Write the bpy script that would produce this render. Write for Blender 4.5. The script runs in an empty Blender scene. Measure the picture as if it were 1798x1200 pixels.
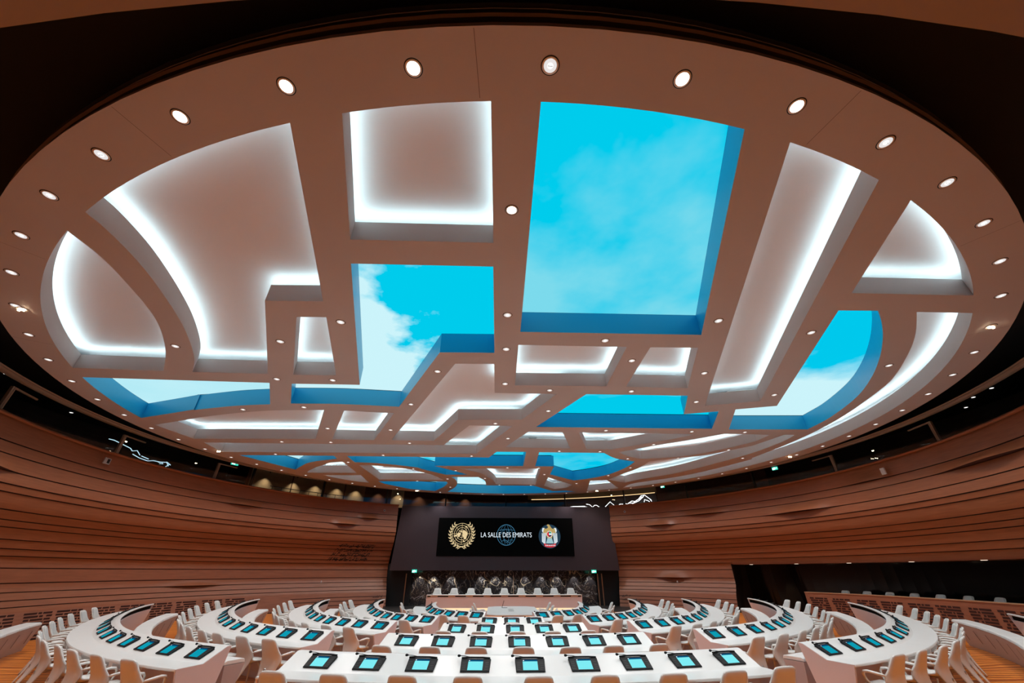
import bpy, bmesh, math, random
from mathutils import Vector, Matrix
from mathutils.geometry import delaunay_2d_cdt
random.seed(7)
PI = math.pi
R_ = math.radians
scene = bpy.context.scene
C = scene.collection

# ------------------------------------------------------------------ helpers
def new_mesh(name, verts, faces, m=None, parent=None, smooth=False, mats=None, idx=None):
    me = bpy.data.meshes.new(name)
    me.from_pydata([tuple(v) for v in verts], [], faces)
    if mats:
        for q in mats: me.materials.append(q)
        if idx:
            for p, i in zip(me.polygons, idx): p.material_index = i
    elif m: me.materials.append(m)
    if smooth:
        for p in me.polygons: p.use_smooth = True
    me.update()
    o = bpy.data.objects.new(name, me)
    C.objects.link(o)
    if parent: o.parent = parent
    return o

class MB:
    """collects shapes into one mesh"""
    def __init__(s): s.v = []; s.f = []; s.i = []
    def add(s, vs, fs, k=0):
        n = len(s.v); s.v += [tuple(v) for v in vs]
        s.f += [tuple(a + n for a in f) for f in fs]; s.i += [k] * len(fs)
        return s
    def box(s, x0, x1, y0, y1, z0, z1, k=0, M=None):
        vs = [(x, y, z) for z in (z0, z1) for x, y in ((x0, y0), (x1, y0), (x1, y1), (x0, y1))]
        if M: vs = [M @ Vector(v) for v in vs]
        return s.add(vs, [(3, 2, 1, 0), (4, 5, 6, 7), (0, 1, 5, 4), (1, 2, 6, 5), (2, 3, 7, 6), (3, 0, 4, 7)], k)
    def tube(s, pts, r, n=8, k=0, sx=1.0, caps=True):
        pts = [Vector(p) for p in pts]; rings = []
        up = Vector((0, 0, 1))
        for j, p in enumerate(pts):
            d = (pts[min(j + 1, len(pts) - 1)] - pts[max(j - 1, 0)]).normalized()
            u = d.cross(up)
            if u.length < 1e-3: u = d.cross(Vector((1, 0, 0)))
            u.normalize(); w = u.cross(d).normalized()
            rr = r[j] if isinstance(r, (list, tuple)) else r
            rings.append([p + u * (math.cos(2 * PI * a / n) * rr * sx) + w * (math.sin(2 * PI * a / n) * rr) for a in range(n)])
        vs = [v for q in rings for v in q]; fs = []
        for j in range(len(pts) - 1):
            for a in range(n):
                b = (a + 1) % n
                fs.append((j * n + a, j * n + b, (j + 1) * n + b, (j + 1) * n + a))
        if caps:
            fs.append(tuple(range(n))[::-1]); fs.append(tuple((len(pts) - 1) * n + a for a in range(n)))
        return s.add(vs, fs, k)
    def lathe(s, prof, n=20, k=0, cx=0, cy=0, cap0=False, cap1=False):
        vs = []; fs = []
        for r, z in prof:
            for a in range(n):
                t = 2 * PI * a / n; vs.append((cx + r * math.cos(t), cy + r * math.sin(t), z))
        for j in range(len(prof) - 1):
            for a in range(n):
                b = (a + 1) % n
                fs.append((j * n + a, j * n + b, (j + 1) * n + b, (j + 1) * n + a))
        if cap0: fs.append(tuple(range(n))[::-1])
        if cap1: fs.append(tuple((len(prof) - 1) * n + a for a in range(n)))
        return s.add(vs, fs, k)
    def prism(s, pts, h0, h1, k=0, tr=lambda x, y, h: (x, y, h)):
        n = len(pts)
        vs = [tr(x, y, h0) for x, y in pts] + [tr(x, y, h1) for x, y in pts]
        fs = [tuple(range(n))[::-1], tuple(range(n, 2 * n))] + [(i, (i + 1) % n, n + (i + 1) % n, n + i) for i in range(n)]
        return s.add(vs, fs, k)
    def build(s, name, m, parent=None, smooth=False, mats=None):
        return new_mesh(name, s.v, s.f, m, parent, smooth, mats, s.i if mats else None)

def fixn(o):
    bm = bmesh.new(); bm.from_mesh(o.data)
    bmesh.ops.recalc_face_normals(bm, faces=bm.faces); bm.to_mesh(o.data); bm.free(); return o

def bevel(o, w=.01, seg=2, ang=40):
    b = o.modifiers.new('bevel', 'BEVEL'); b.width = w; b.segments = seg
    b.limit_method = 'ANGLE'; b.angle_limit = R_(ang); return o

def tag(o, label=None, cat=None, group=None, kind=None):
    if label: o['label'] = label
    if cat: o['category'] = cat
    if group: o['group'] = group
    if kind: o['kind'] = kind
    return o

def empty(name, loc, rz=0, label=None, cat=None, group=None):
    o = bpy.data.objects.new(name, None); C.objects.link(o)
    o.empty_display_size = .1
    o.location = loc; o.rotation_euler = (0, 0, rz)
    return tag(o, label, cat, group)

def struct(o): o['kind'] = 'structure'; return o

KIDS = {}
def copy_tree(o, parent=None):
    c = o.copy(); C.objects.link(c); c.parent = parent
    if o.name not in KIDS: KIDS[o.name] = list(o.children)
    for ch in KIDS[o.name]: copy_tree(ch, c)
    return c

ORD = ['first', 'second', 'third', 'fourth', 'fifth', 'sixth', 'seventh', 'eighth', 'ninth', 'tenth', 'eleventh', 'twelfth', 'thirteenth', 'fourteenth', 'fifteenth', 'sixteenth']
TENS = {20: 'twenty', 30: 'thirty', 40: 'forty', 50: 'fifty'}
ORD += ['seventeenth', 'eighteenth', 'nineteenth']
def ordn(i):
    n = i + 1
    if n <= 19: return ORD[i]
    t, u = n // 10 * 10, n % 10
    if u == 0: return TENS[t][:-1] + 'ieth'
    return TENS[t] + '-' + ORD[u - 1]

# ------------------------------------------------------------------ materials
def mat(name, col, rough=.5, metal=0, var=0, scale=4, stretch=(1, 1, 1), spec=.5, bump=0, emit=None, es=0, coat=0):
    m = bpy.data.materials.new(name); m.use_nodes = True
    nt = m.node_tree; b = nt.nodes['Principled BSDF']
    b.inputs['Base Color'].default_value = (*col, 1); b.inputs['Roughness'].default_value = rough
    b.inputs['Metallic'].default_value = metal; b.inputs['Specular IOR Level'].default_value = spec
    if coat: b.inputs['Coat Weight'].default_value = coat
    if emit:
        b.inputs['Emission Color'].default_value = (*emit, 1); b.inputs['Emission Strength'].default_value = es
    if var or bump:
        tc = nt.nodes.new('ShaderNodeTexCoord'); mp = nt.nodes.new('ShaderNodeMapping'); n = nt.nodes.new('ShaderNodeTexNoise')
        mp.inputs['Scale'].default_value = stretch; n.inputs['Scale'].default_value = scale; n.inputs['Detail'].default_value = 4
        nt.links.new(tc.outputs['Object'], mp.inputs[0]); nt.links.new(mp.outputs[0], n.inputs[0])
    if var:
        r = nt.nodes.new('ShaderNodeValToRGB')
        r.color_ramp.elements[0].position = .3; r.color_ramp.elements[1].position = .7
        r.color_ramp.elements[0].color = (*[c * (1 - var) for c in col], 1)
        r.color_ramp.elements[1].color = (*[min(1, c * (1 + var)) for c in col], 1)
        nt.links.new(n.outputs[0], r.inputs[0]); nt.links.new(r.outputs[0], b.inputs['Base Color'])
    if bump:
        bp = nt.nodes.new('ShaderNodeBump'); bp.inputs['Strength'].default_value = bump
        nt.links.new(n.outputs[0], bp.inputs['Height']); nt.links.new(bp.outputs[0], b.inputs['Normal'])
    return m

def emat(name, col, s, sample='NONE'):
    m = bpy.data.materials.new(name); m.use_nodes = True
    nt = m.node_tree; nt.nodes.clear()
    e = nt.nodes.new('ShaderNodeEmission'); e.inputs[0].default_value = (*col, 1); e.inputs[1].default_value = s
    o = nt.nodes.new('ShaderNodeOutputMaterial'); nt.links.new(e.outputs[0], o.inputs[0]); m.cycles.emission_sampling = sample; return m

CEIL = mat('ceiling_paint', (.49, .43, .42), .65, var=.03, scale=.6)
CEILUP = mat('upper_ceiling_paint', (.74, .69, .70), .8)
COVE = emat('cove_led', (.60, .92, .98), 15, 'FRONT')
WELL_SPILL = mat('sky_well_blue_spill', (.02, .40, .70), .35, spec=.5)  # well side walls; blue spill from the screens put into the colour
WOOD = mat('wall_wood', (.32, .104, .045), .38, var=.12, scale=2.2, stretch=(.6, .6, 9), spec=.4)
WOODL = mat('wall_wood_lower', (.36, .145, .085), .45, var=.14, scale=2.2, stretch=(.6, .6, 9), spec=.4)
GROOVE = mat('shadow_gap', (.05, .012, .008), .8)
BLACK = mat('black_matt', (.012, .009, .009), .7)
DARKM = mat('dark_metal', (.02, .018, .018), .5, .2)
DARKWALL = mat('dark_gallery_wall', (.035, .02, .016), .6, var=.3, scale=1.2)
TAN = mat('bronze_frame', (.55, .38, .28), .5, .1)
WHITE = mat('white_solid_surface', (.86, .85, .83), .28, var=.012, scale=3, spec=.5)
WHITEB = mat('white_panel_bounce_tint', (.79, .66, .665), .45, spec=.4)  # white panels with pink bounce light from the floor put into the colour
SHELL = mat('chair_shell_plastic', (.80, .77, .73), .34, spec=.5)
PAD = mat('chair_pad_leather', (.70, .68, .655), .5, bump=.05, scale=60)
STEEL = mat('brushed_steel', (.55, .54, .53), .3, .9)
DEV = mat('device_black_plastic', (.008, .008, .009), .55, spec=.2)
GREYCH = mat('aluminium_channel', (.42, .40, .39), .45, .3)
BEIGE = mat('beige_fabric_panel', (.62, .47, .31), .8, var=.05, scale=12)
PANEL = mat('aubergine_cladding', (.062, .045, .055), .4, .2, var=.06, scale=.5)
LED_W = emat('lamp_lens', (1, .97, .93), 2.2)
LED_HOT = emat('lamp_lens_bright', (1, .95, .86), 14)
LED_WARM = emat('warm_bulb', (1, .78, .5), 40)
NEON = emat('white_neon', (.95, .98, 1), 3)
NEONB = emat('blue_white_neon', (.55, .82, .95), 1.2)
GREEN = emat('exit_sign_green', (.05, .8, .55), 1.2)
WARMLINE = emat('warm_led_line', (1, .68, .32), 1.6)
TRIM = mat('downlight_trim', (.75, .70, .66), .3, .4)
SCRBLACK = mat('led_wall_black', (.002, .002, .002), .7, spec=.05)

# plan of the ceiling (metres)
WHITE_ ={
 'big_left':[(-4.43,-10.22),(-5.72,-10.2),(-7.54,-6.39),(-9.76,-6.45),(-9.2,-7.21),(-8.75,-8.01),(-8.3,-8.97),(-7.94,-9.94),(-7.65,-10.9),(-7.5,-11.58),(-7.43,-12.26),(-7.43,-12.61),(-6.86,-12.92),(-6.22,-13.22),(-5.38,-13.6),(-4.32,-14.0),(-3.33,-14.29)],
 'leaf_left':[(-8.13,-11.67),(-8.19,-11.18),(-8.35,-10.5),(-8.5,-9.93),(-8.77,-9.21),(-9.22,-8.38),(-9.77,-7.54),(-10.58,-6.49),(-12.92,-6.54),(-12.68,-7.1),(-12.22,-7.89),(-11.6,-8.78),(-10.92,-9.62),(-10.18,-10.44),(-9.52,-11.07),(-8.91,-11.58),(-8.11,-12.16)],
 'top_mid':[(-2.59,-14.45),(-1.95,-14.55),(-1.33,-14.63),(-0.63,-14.68),(-0.62,-12.15),(-3.22,-12.15)],
 'small_rect':[(-5.3,-9.57),(-4.6,-9.58),(-5.5,-6.35),(-6.8,-6.35)],
 'long_right':[(3.56,-14.25),(3.98,-14.15),(4.54,-13.97),(4.93,-13.84),(5.32,-13.69),(8.74,-4.7),(6.99,-4.18)],
 'right_top':[(6.16,-13.34),(6.59,-13.16),(7.12,-12.9),(7.89,-12.42),(8.53,-11.99),(9.16,-11.49),(9.86,-10.91),(7.11,-10.89)],
 'crescent':[(9.18,-10.24),(10.53,-10.25),(11.18,-9.59),(11.81,-8.86),(12.42,-8.03),(13.02,-7.05),(13.42,-6.07),(13.79,-4.92),(14.29,-3.68),(14.52,-2.34),(14.64,-0.95),(14.7,0.54),(14.61,2.05),(14.37,3.55),(13.93,4.97),(12.72,7.01),(11.21,9.15),(9.32,11.21),(8.95,12.7),(8.55,10.95),(8.97,10.07),(10.83,8.2),(12.18,5.89),(13.1,3.5),(12.96,3.26),(13.13,1.25),(13.16,-0.62),(13.03,-2.2),(12.73,-3.79),(12.06,-6.03),(11.56,-7.08),(10.71,-8.41),(10.01,-9.34)],
 'far_left_long':[(-14.33,-1.32),(-13.23,-1.88),(-12.09,-2.36),(-12.48,-2.22),(-11.38,-2.59),(-10.35,-2.89),(-9.37,-3.12),(-8.48,-3.23),(-6.99,-3.3),(-8.8,0.46),(-14.32,0.61)],
 'small_square':[(-6.28,-3.26),(-4.48,-3.03),(-6.21,0.58),(-8.07,0.49)],
 'zed':[(-1.77,-7.26),(-0.64,-7.27),(-0.64,-5.13),(1.47,-5.1),(0.42,-2.45),(-2.12,-2.37),(-3.49,0.61),(-5.42,0.56)],
 'strip_diag':[(-1.7,-1.68),(0.08,-1.64),(-1.65,2.86),(-10.15,2.85),(-14.16,2.82),(-14.26,1.21),(-9.5,1.27),(-3.11,1.29)],
 'quarter':[(-12.12,7.64),(-11.96,7.28),(-11.1,6.25),(-10.55,5.72),(-9.79,5.0),(-9.04,4.77),(-9.13,7.61)],
 'sliver':[(-11.44,8.34),(-9.09,8.26),(-9.25,10.79),(-10.51,9.73)],
 'leaf_far':[(-8.38,5.59),(-7.58,5.62),(-6.66,5.91),(-5.7,6.56),(-4.76,7.79),(-4.41,8.57),(-4.1,9.64),(-6.27,9.59),(-8.3,9.61)],
 'hook':[(-2.81,6.21),(2.0,6.11),(2.09,11.02),(-0.65,10.91),(-0.85,9.66),(-1.26,8.24),(-1.7,7.26)],
 'trapezoid':[(0.8,-0.92),(2.26,-0.91),(3.03,1.71),(-0.18,1.56)],
 'wedge':[(2.98,-0.88),(8.17,-0.81),(7.52,-0.15),(6.13,0.97),(5.07,1.78),(3.85,1.82)],
 'shell':[(5.57,2.31),(6.36,1.67),(6.33,1.6),(8.03,0.25),(9.39,-0.87),(11.46,-0.82),(11.4,0.14),(10.73,1.33),(9.76,2.5),(8.48,3.29),(7.16,3.61),(6.94,3.53),(6.17,3.0)],
 'ribbon':[(7.77,4.18),(8.96,3.47),(10.25,2.72),(11.21,1.52),(11.65,0.96),(12.09,-0.84),(12.57,-0.83),(12.67,0.23),(12.39,2.27),(11.55,4.59),(10.39,7.09),(8.67,9.11),(8.11,10.15),(6.73,9.17),(7.15,7.41),(7.66,5.83)],
 'tri':[(2.7,8.57),(4.69,11.07),(4.36,12.09),(3.62,12.72),(2.72,11.42)],
 'tail':[(5.6,9.58),(6.66,9.29),(8.27,12.27),(6.05,13.11)],
 'mid_a':[(0.01,-8.41),(2.92,-8.39),(2.99,-5.8),(0.02,-5.78)],
 'mid_b':[(3.56,-8.39),(4.85,-8.41),(5.7,-5.73),(3.64,-5.78)],
}
BLUE_ ={
 'large':[(0.01,-14.69),(1.12,-14.66),(1.89,-14.58),(2.82,-14.43),(4.64,-9.07),(0.03,-9.07)],
 'ell':[(-3.41,-11.5),(-0.63,-11.5),(-0.63,-7.95),(-2.13,-7.93),(-4.14,-3.73),(-6.15,-3.93),(-7.95,-3.93),(-7.14,-5.68),(-4.99,-5.66)],
 'right':[(7.32,-10.24),(8.24,-10.26),(8.75,-9.77),(9.38,-9.08),(10.18,-8.06),(10.98,-6.86),(11.69,-5.54),(12.14,-4.31),(12.49,-2.87),(12.59,-1.61),(9.26,-1.5),(8.3,-3.85),(9.61,-4.26)],
 'left':[(-7.82,-5.72),(-8.73,-3.83),(-9.92,-3.66),(-10.87,-3.43),(-11.88,-3.14),(-11.83,-3.2),(-12.97,-2.76),(-14.22,-2.14),(-14.25,-2.38),(-14.12,-3.09),(-13.9,-4.04),(-13.69,-4.86),(-13.22,-5.88)],
 'far_left':[(-9.06,3.49),(-9.1,4.1),(-9.54,4.31),(-10.24,4.59),(-11.08,5.13),(-11.9,6.08),(-12.48,6.82),(-13.9,3.5)],
 'arrow':[(-3.54,3.58),(-1.0,3.59),(-0.58,2.42),(0.9,2.41),(0.92,5.48),(-4.14,5.6),(-3.22,6.79),(-2.39,7.91),(-3.76,7.96),(-4.82,6.64),(-5.16,6.06),(-5.94,5.59),(-7.29,5.02),(-8.41,4.87),(-8.39,3.52)],
 'bottom':[(-8.5,10.16),(-3.96,10.14),(-3.98,10.8),(-4.39,12.08),(-5.11,13.47),(-6.91,12.9),(-8.31,11.05)],
 'tail_blue':[(-3.5,8.65),(-1.76,8.6),(-1.4,9.68),(-1.33,10.72),(-1.35,11.41),(2.02,11.44),(3.6,13.51),(4.6,13.29),(5.27,13.55),(1.49,14.4),(-4.24,13.76),(-3.59,12.2),(-3.3,10.78),(-3.29,9.49)],
 'kite':[(1.56,2.44),(4.86,2.48),(5.76,3.57),(6.99,4.24),(6.87,5.76),(6.31,7.65),(5.36,8.85),(4.5,9.49),(2.72,7.66),(2.69,5.51),(1.61,5.49)],
 'bar':[(2.47,-5.13),(5.97,-5.1),(6.59,-3.28),(7.77,-3.63),(8.5,-1.56),(1.06,-1.57)],
}
DOWN_ =[(-9.15,-8.05),(-6.23,-8.39),(-7.45,-6.02),(-5.73,-5.99),(-4.33,-9.38),(-3.66,-3.99),(-7.69,-1.09),(-5.09,-0.97),(-8.31,0.98),(-4.67,1.01),(-6.46,3.28),(-8.77,4.87),(-5.49,6.42),(-10.0,-3.26),(-7.64,-3.57),(-10.55,0.96),(-11.93,3.25),(-0.63,-1.96),(-0.07,0.11),(-1.9,3.31),(-3.04,6.78),(0.03,5.94),(1.86,5.96),(-1.35,9.01),(-3.79,9.27),(-3.91,12.15),(-0.41,11.21),(1.78,11.22),(-5.88,9.99),(1.36,-3.47),(2.55,2.21),(4.6,2.22),(4.09,-1.18),(6.86,0.88),(6.41,3.62),(7.17,5.71),(6.41,7.88),(2.37,7.71),(4.86,10.52),(6.51,-4.55),(7.82,-1.15),(10.15,-1.14),(10.9,1.7),(9.04,3.39),(12.48,3.3),(8.89,-5.27),(1.19,-5.41),(3.93,-5.41),(-0.31,-9.81),(-0.31,-8.17),(-0.3,-5.89),(-2.35,-6.73),(2.26,-8.71),(3.29,-7.61),(4.76,-9.73),(5.73,-6.87),(7.36,-9.27),(10.89,-7.55),(-0.31,-12.92)]
PT = {'gal0': (-18.405, 1.877, 7.519), 'gal1': (-18.302, 6.729, 7.634), 'gal2': (-8.807, 17.398, 7.697), 'gal3': (8.968, 17.09, 7.626), 'gal4': (18.222, 1.684, 7.341), 'exitL': (-16.175, 6.938, 7.666), 'exitR1': (16.322, 6.584, 7.519), 'exitR2': (12.348, 14.44, 7.833), 'whitebox': (16.75, 0.096, 5.968), 'speaker': (-16.747, -0.341, 6.059), 'camL': (-8.871, 14.208, 5.987), 'camR': (9.016, 14.116, 5.967), 'smallL': (-11.82, 12.632, 1.529), 'smallR': (11.57, 12.861, 1.51), 'pTL': (-7.722, 6.391), 'pTR': (8.0, 6.377), 'pBL': (-8.015, 2.204), 'pBR': (8.261, 2.206), 'sTL': (-4.892, 5.587), 'sTR': (5.16, 5.563), 'sBL': (-4.858, 3.035), 'sBR': (5.109, 3.045), 'exL': (-6.281, 2.117), 'exR': (6.411, 2.1), 'lineL1': (-6.968, 1.78), 'lineL2': (-6.681, 1.78), 'lineR1': (6.826, 1.812), 'lineR2': (7.141, 1.811), 'doorC': (0.722, 1.778), 'ws0': (-11.443, -9.704), 'ws1': (-14.463, 2.712), 'ws2': (-6.521, 13.516), 'ws3': (6.856, 13.208), 'ws4': (14.745, 2.85), 'ws5': (11.572, -9.686)}
E_DOWN = 165
E_BEAM = 205
EXPO = 0.0
BOOTH = [72.0, 75.3, 78.6, 82.0, 85.4, 88.8, 92.4, 96.2]
GDOTS = [(-21.2, 1.38, 8.74), (-20.8, 7.54, 8.74), (-20.48, 2.88, 8.74), (-20.4, 0.81, 8.74), (-19.71, -2.99, 8.74), (20.15, -2.89, 8.74), (20.43, -1.9, 8.74), (21.34, 5.68, 8.74), (21.39, -0.68, 8.74)]
# ------------------------------------------------------------------ room constants (metres, room centre on the floor = origin)
ZC = 7.30           # underside of the ceiling disc
RD = 15.49          # its radius
WH = .45; BH = .60  # depth of white coves / of the sky screens' wells

def area(P): return sum(P[i][0] * P[(i + 1) % len(P)][1] - P[(i + 1) % len(P)][0] * P[i][1] for i in range(len(P))) / 2
def smooth_poly(P):
    P = [Vector(p) for p in P]
    P = [p.normalized() * 14.68 if p.length > 14.35 else p for p in P]
    n = len(P)
    def turn(i):
        a = P[i] - P[i - 1]; b = P[(i + 1) % n] - P[i]
        return abs(math.degrees(a.angle(b)))
    corner = [turn(i) > 24 for i in range(n)]
    out = []
    for i in range(n):
        p0, p1, p2, p3 = P[i - 1], P[i], P[(i + 1) % n], P[(i + 2) % n]
        out.append(p1)
        if abs(p1.length - 14.68) < .01 and abs(p2.length - 14.68) < .01:
            a1 = math.atan2(p1.y, p1.x); a2 = math.atan2(p2.y, p2.x)
            d = (a2 - a1 + PI) % (2 * PI) - PI; k = max(1, int(abs(d) / .018))
            for j in range(1, k): t = a1 + d * j / k; out.append(Vector((math.cos(t), math.sin(t))) * 14.68)
        elif not (corner[i] and corner[(i + 1) % n]):
            if corner[i]: p0 = p1 * 2 - p2
            if corner[(i + 1) % n]: p3 = p2 * 2 - p1
            for j in (1, 2, 3):
                t = j / 4
                q = .5 * ((2 * p1) + (p2 - p0) * t + (2 * p0 - 5 * p1 + 4 * p2 - p3) * t * t + (3 * p1 - p0 - 3 * p2 + p3) * t ** 3)
                if q.length > 14.7: q = q.normalized() * 14.7
                out.append(q)
    res = [out[0]]
    for p in out[1:]:
        if (p - res[-1]).length > .03: res.append(p)
    return [(p.x, p.y) for p in res]
def offset(P, d):
    n = len(P); out = []
    for i in range(n):
        p = Vector(P[i]); a = (p - Vector(P[i - 1])).normalized(); b = (Vector(P[(i + 1) % n]) - p).normalized()
        na = Vector((a.y, -a.x)); nb = Vector((b.y, -b.x)); m = na + nb
        if m.length < .2: m = na
        m.normalize(); k = min(d / max(.35, m.dot(na)), d * 1.9)
        q = p + m * k; out.append((q.x, q.y))
    return out
def inside(x, y, P):
    c = False; n = len(P); j = n - 1
    for i in range(n):
        if (P[i][1] > y) != (P[j][1] > y) and x < (P[j][0] - P[i][0]) * (y - P[i][1]) / (P[j][1] - P[i][1]) + P[i][0]: c = not c
        j = i
    return c
WP = {k: smooth_poly(v) for k, v in WHITE_.items()}
BP = {k: smooth_poly(v) for k, v in BLUE_.items()}
def ngon_faces(P):
    vs, es, fs, *_ = delaunay_2d_cdt([Vector(p) for p in P], [(i, (i + 1) % len(P)) for i in range(len(P))], [], 1, 1e-5)
    return [tuple(v) for v in vs], [tuple(f) for f in fs]

# the disc itself: one slab pierced by every cove and sky well
NR = 160
circ = [(RD * math.cos(2 * PI * i / NR), RD * math.sin(2 * PI * i / NR)) for i in range(NR)]
vs2 = []; es = []
for P in [circ] + list(WP.values()) + list(BP.values()):
    n0 = len(vs2); vs2 += [Vector(p) for p in P]; es += [(n0 + i, n0 + (i + 1) % len(P)) for i in range(len(P))]
ov, oe, of, *_ = delaunay_2d_cdt(vs2, es, [], 1, 1e-5)
holes = list(WP.values()) + list(BP.values())
m = MB(); keep = []
for f in of:
    cx = sum(ov[i].x for i in f) / len(f); cy = sum(ov[i].y for i in f) / len(f)
    if any(inside(cx, cy, h) for h in holes): continue
    a = area([ov[i] for i in f]); keep.append(tuple(f)[::-1] if a > 0 else tuple(f))
m.add([(v.x, v.y, ZC) for v in ov], keep)
def wall_ring(m, P, z0, z1, k=0):
    n = len(P); m.add([(x, y, z0) for x, y in P] + [(x, y, z1) for x, y in P], [(i, (i + 1) % n, n + (i + 1) % n, n + i) for i in range(n)], k)
for P in WP.values(): wall_ring(m, P, ZC, ZC + WH)
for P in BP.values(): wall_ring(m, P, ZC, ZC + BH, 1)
wall_ring(m, circ, ZC, ZC + .08)
ceiling = struct(m.build('ceiling', None, mats=[CEIL, WELL_SPILL]))
# upper side of the beams (closes the slab above)
m = MB()
m.add([(v.x, v.y, ZC + WH + .002) for v in ov], [f[::-1] for f in keep]); m.build('beam_top', CEIL, ceiling)
# plain ceiling over the coves, its rim shaped as a slope to catch LED light
m = MB(); n = 120; m.add([(r * math.cos(2 * PI * i / n), r * math.sin(2 * PI * i / n), z) for r, z in ((14.80, ZC + WH), (15.04, ZC + WH + .26)) for i in range(n)], [(i, (i + 1) % n, n + (i + 1) % n, n + i) for i in range(n)] + [tuple(range(n, 2 * n))]); m.build('upper_ceiling', CEILUP, ceiling)
# outer edge of the disc: dark band, thin bronze line, perforated grille
m = MB()
def ringwall(m, r, z0, z1, n=160, k=0, a0=0, a1=2 * PI):
    cl = abs(a1 - a0 - 2 * PI) < 1e-6; N = n if cl else n + 1
    vs = [(r * math.sin(a0 + (a1 - a0) * i / n), r * math.cos(a0 + (a1 - a0) * i / n), z) for z in (z0, z1) for i in range(N)]
    m.add(vs, [(i, (i + 1) % N, N + (i + 1) % N, N + i) for i in range(n if cl else n)], k)
def ringflat(m, r0, r1, z, n=160, k=0, a0=0, a1=2 * PI):
    cl = abs(a1 - a0 - 2 * PI) < 1e-6; N = n if cl else n + 1
    vs = [(r * math.sin(a0 + (a1 - a0) * i / n), r * math.cos(a0 + (a1 - a0) * i / n), z) for r in (r0, r1) for i in range(N)]
    m.add(vs, [(i, (i + 1) % N, N + (i + 1) % N, N + i) for i in range(n)], k)
ringwall(m, RD - .005, ZC + .08, ZC + .235, k=0)
ringwall(m, RD + .03, ZC + .235, ZC + .25, k=1); ringflat(m, RD - .01, RD + .03, ZC + .235, k=1); ringflat(m, RD - .01, RD + .03, ZC + .25, k=1)
ringwall(m, RD - .01, ZC + .25, ZC + .5, k=2); ringflat(m, RD - .01, RD + .03, ZC + .5, k=0); ringwall(m, RD + .03, ZC + .5, ZC + .53, k=0)
grille = mat('perforated_grille', (.05, .04, .038), .5, .4)
nt = grille.node_tree; b = nt.nodes['Principled BSDF']
tc = nt.nodes.new('ShaderNodeTexCoord'); vr = nt.nodes.new('ShaderNodeTexVoronoi'); vr.inputs['Scale'].default_value = 9
mr = nt.nodes.new('ShaderNodeValToRGB'); mr.color_ramp.elements[0].position = .35; mr.color_ramp.elements[1].position = .5
mr.color_ramp.elements[0].color = (.003, .003, .003, 1); mr.color_ramp.elements[1].color = (.028, .024, .024, 1)
nt.links.new(tc.outputs['Object'], vr.inputs[0]); nt.links.new(vr.outputs[0], mr.inputs[0]); nt.links.new(mr.outputs[0], b.inputs['Base Color'])
m.build('trim_rim', None, ceiling, mats=[mat('rim_band', (.022, .018, .018), .5), mat('rim_line', (.22, .16, .15), .5), grille])

# sloping white collars added round the sky wells to catch the cove light
for k, P in BP.items():
    a, b2 = offset(P, .30), offset(P, .11); n = len(P); m = MB()
    m.add([(x, y, ZC + WH + .001) for x, y in a] + [(x, y, ZC + WH + .26) for x, y in b2], [(i, (i + 1) % n, n + (i + 1) % n, n + i) for i in range(n)])
    m.build('bounce_collar', CEILUP, ceiling)
# hairline joints of the ring panels
for i in range(20):
    a = R_(3 + 18 * i); m = MB(); c_, s_ = math.cos(a), math.sin(a)
    m.add([(r * s_ + w * c_, r * c_ - w * s_, ZC - .0015) for r, w in ((14.72, -.004), (14.72, .004), (15.47, .004), (15.47, -.004))], [(0, 1, 2, 3)])
    m.build('joint', mat('joint_line', (.2, .15, .13), .8) if i == 0 else bpy.data.materials['joint_line'], ceiling)
# LED strips lying on top of the beams around every white cove
for k, P in WP.items():
    n = len(P)
    a, b2 = offset(P, .04), offset(P, .10)
    m = MB(); m.add([(x, y, ZC + WH + .012) for x, y in a] + [(x, y, ZC + WH + .012) for x, y in b2], [(i, n + i, n + (i + 1) % n, (i + 1) % n)[::-1] for i in range(n)])
    o = m.build('cove_light', COVE, ceiling)

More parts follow.
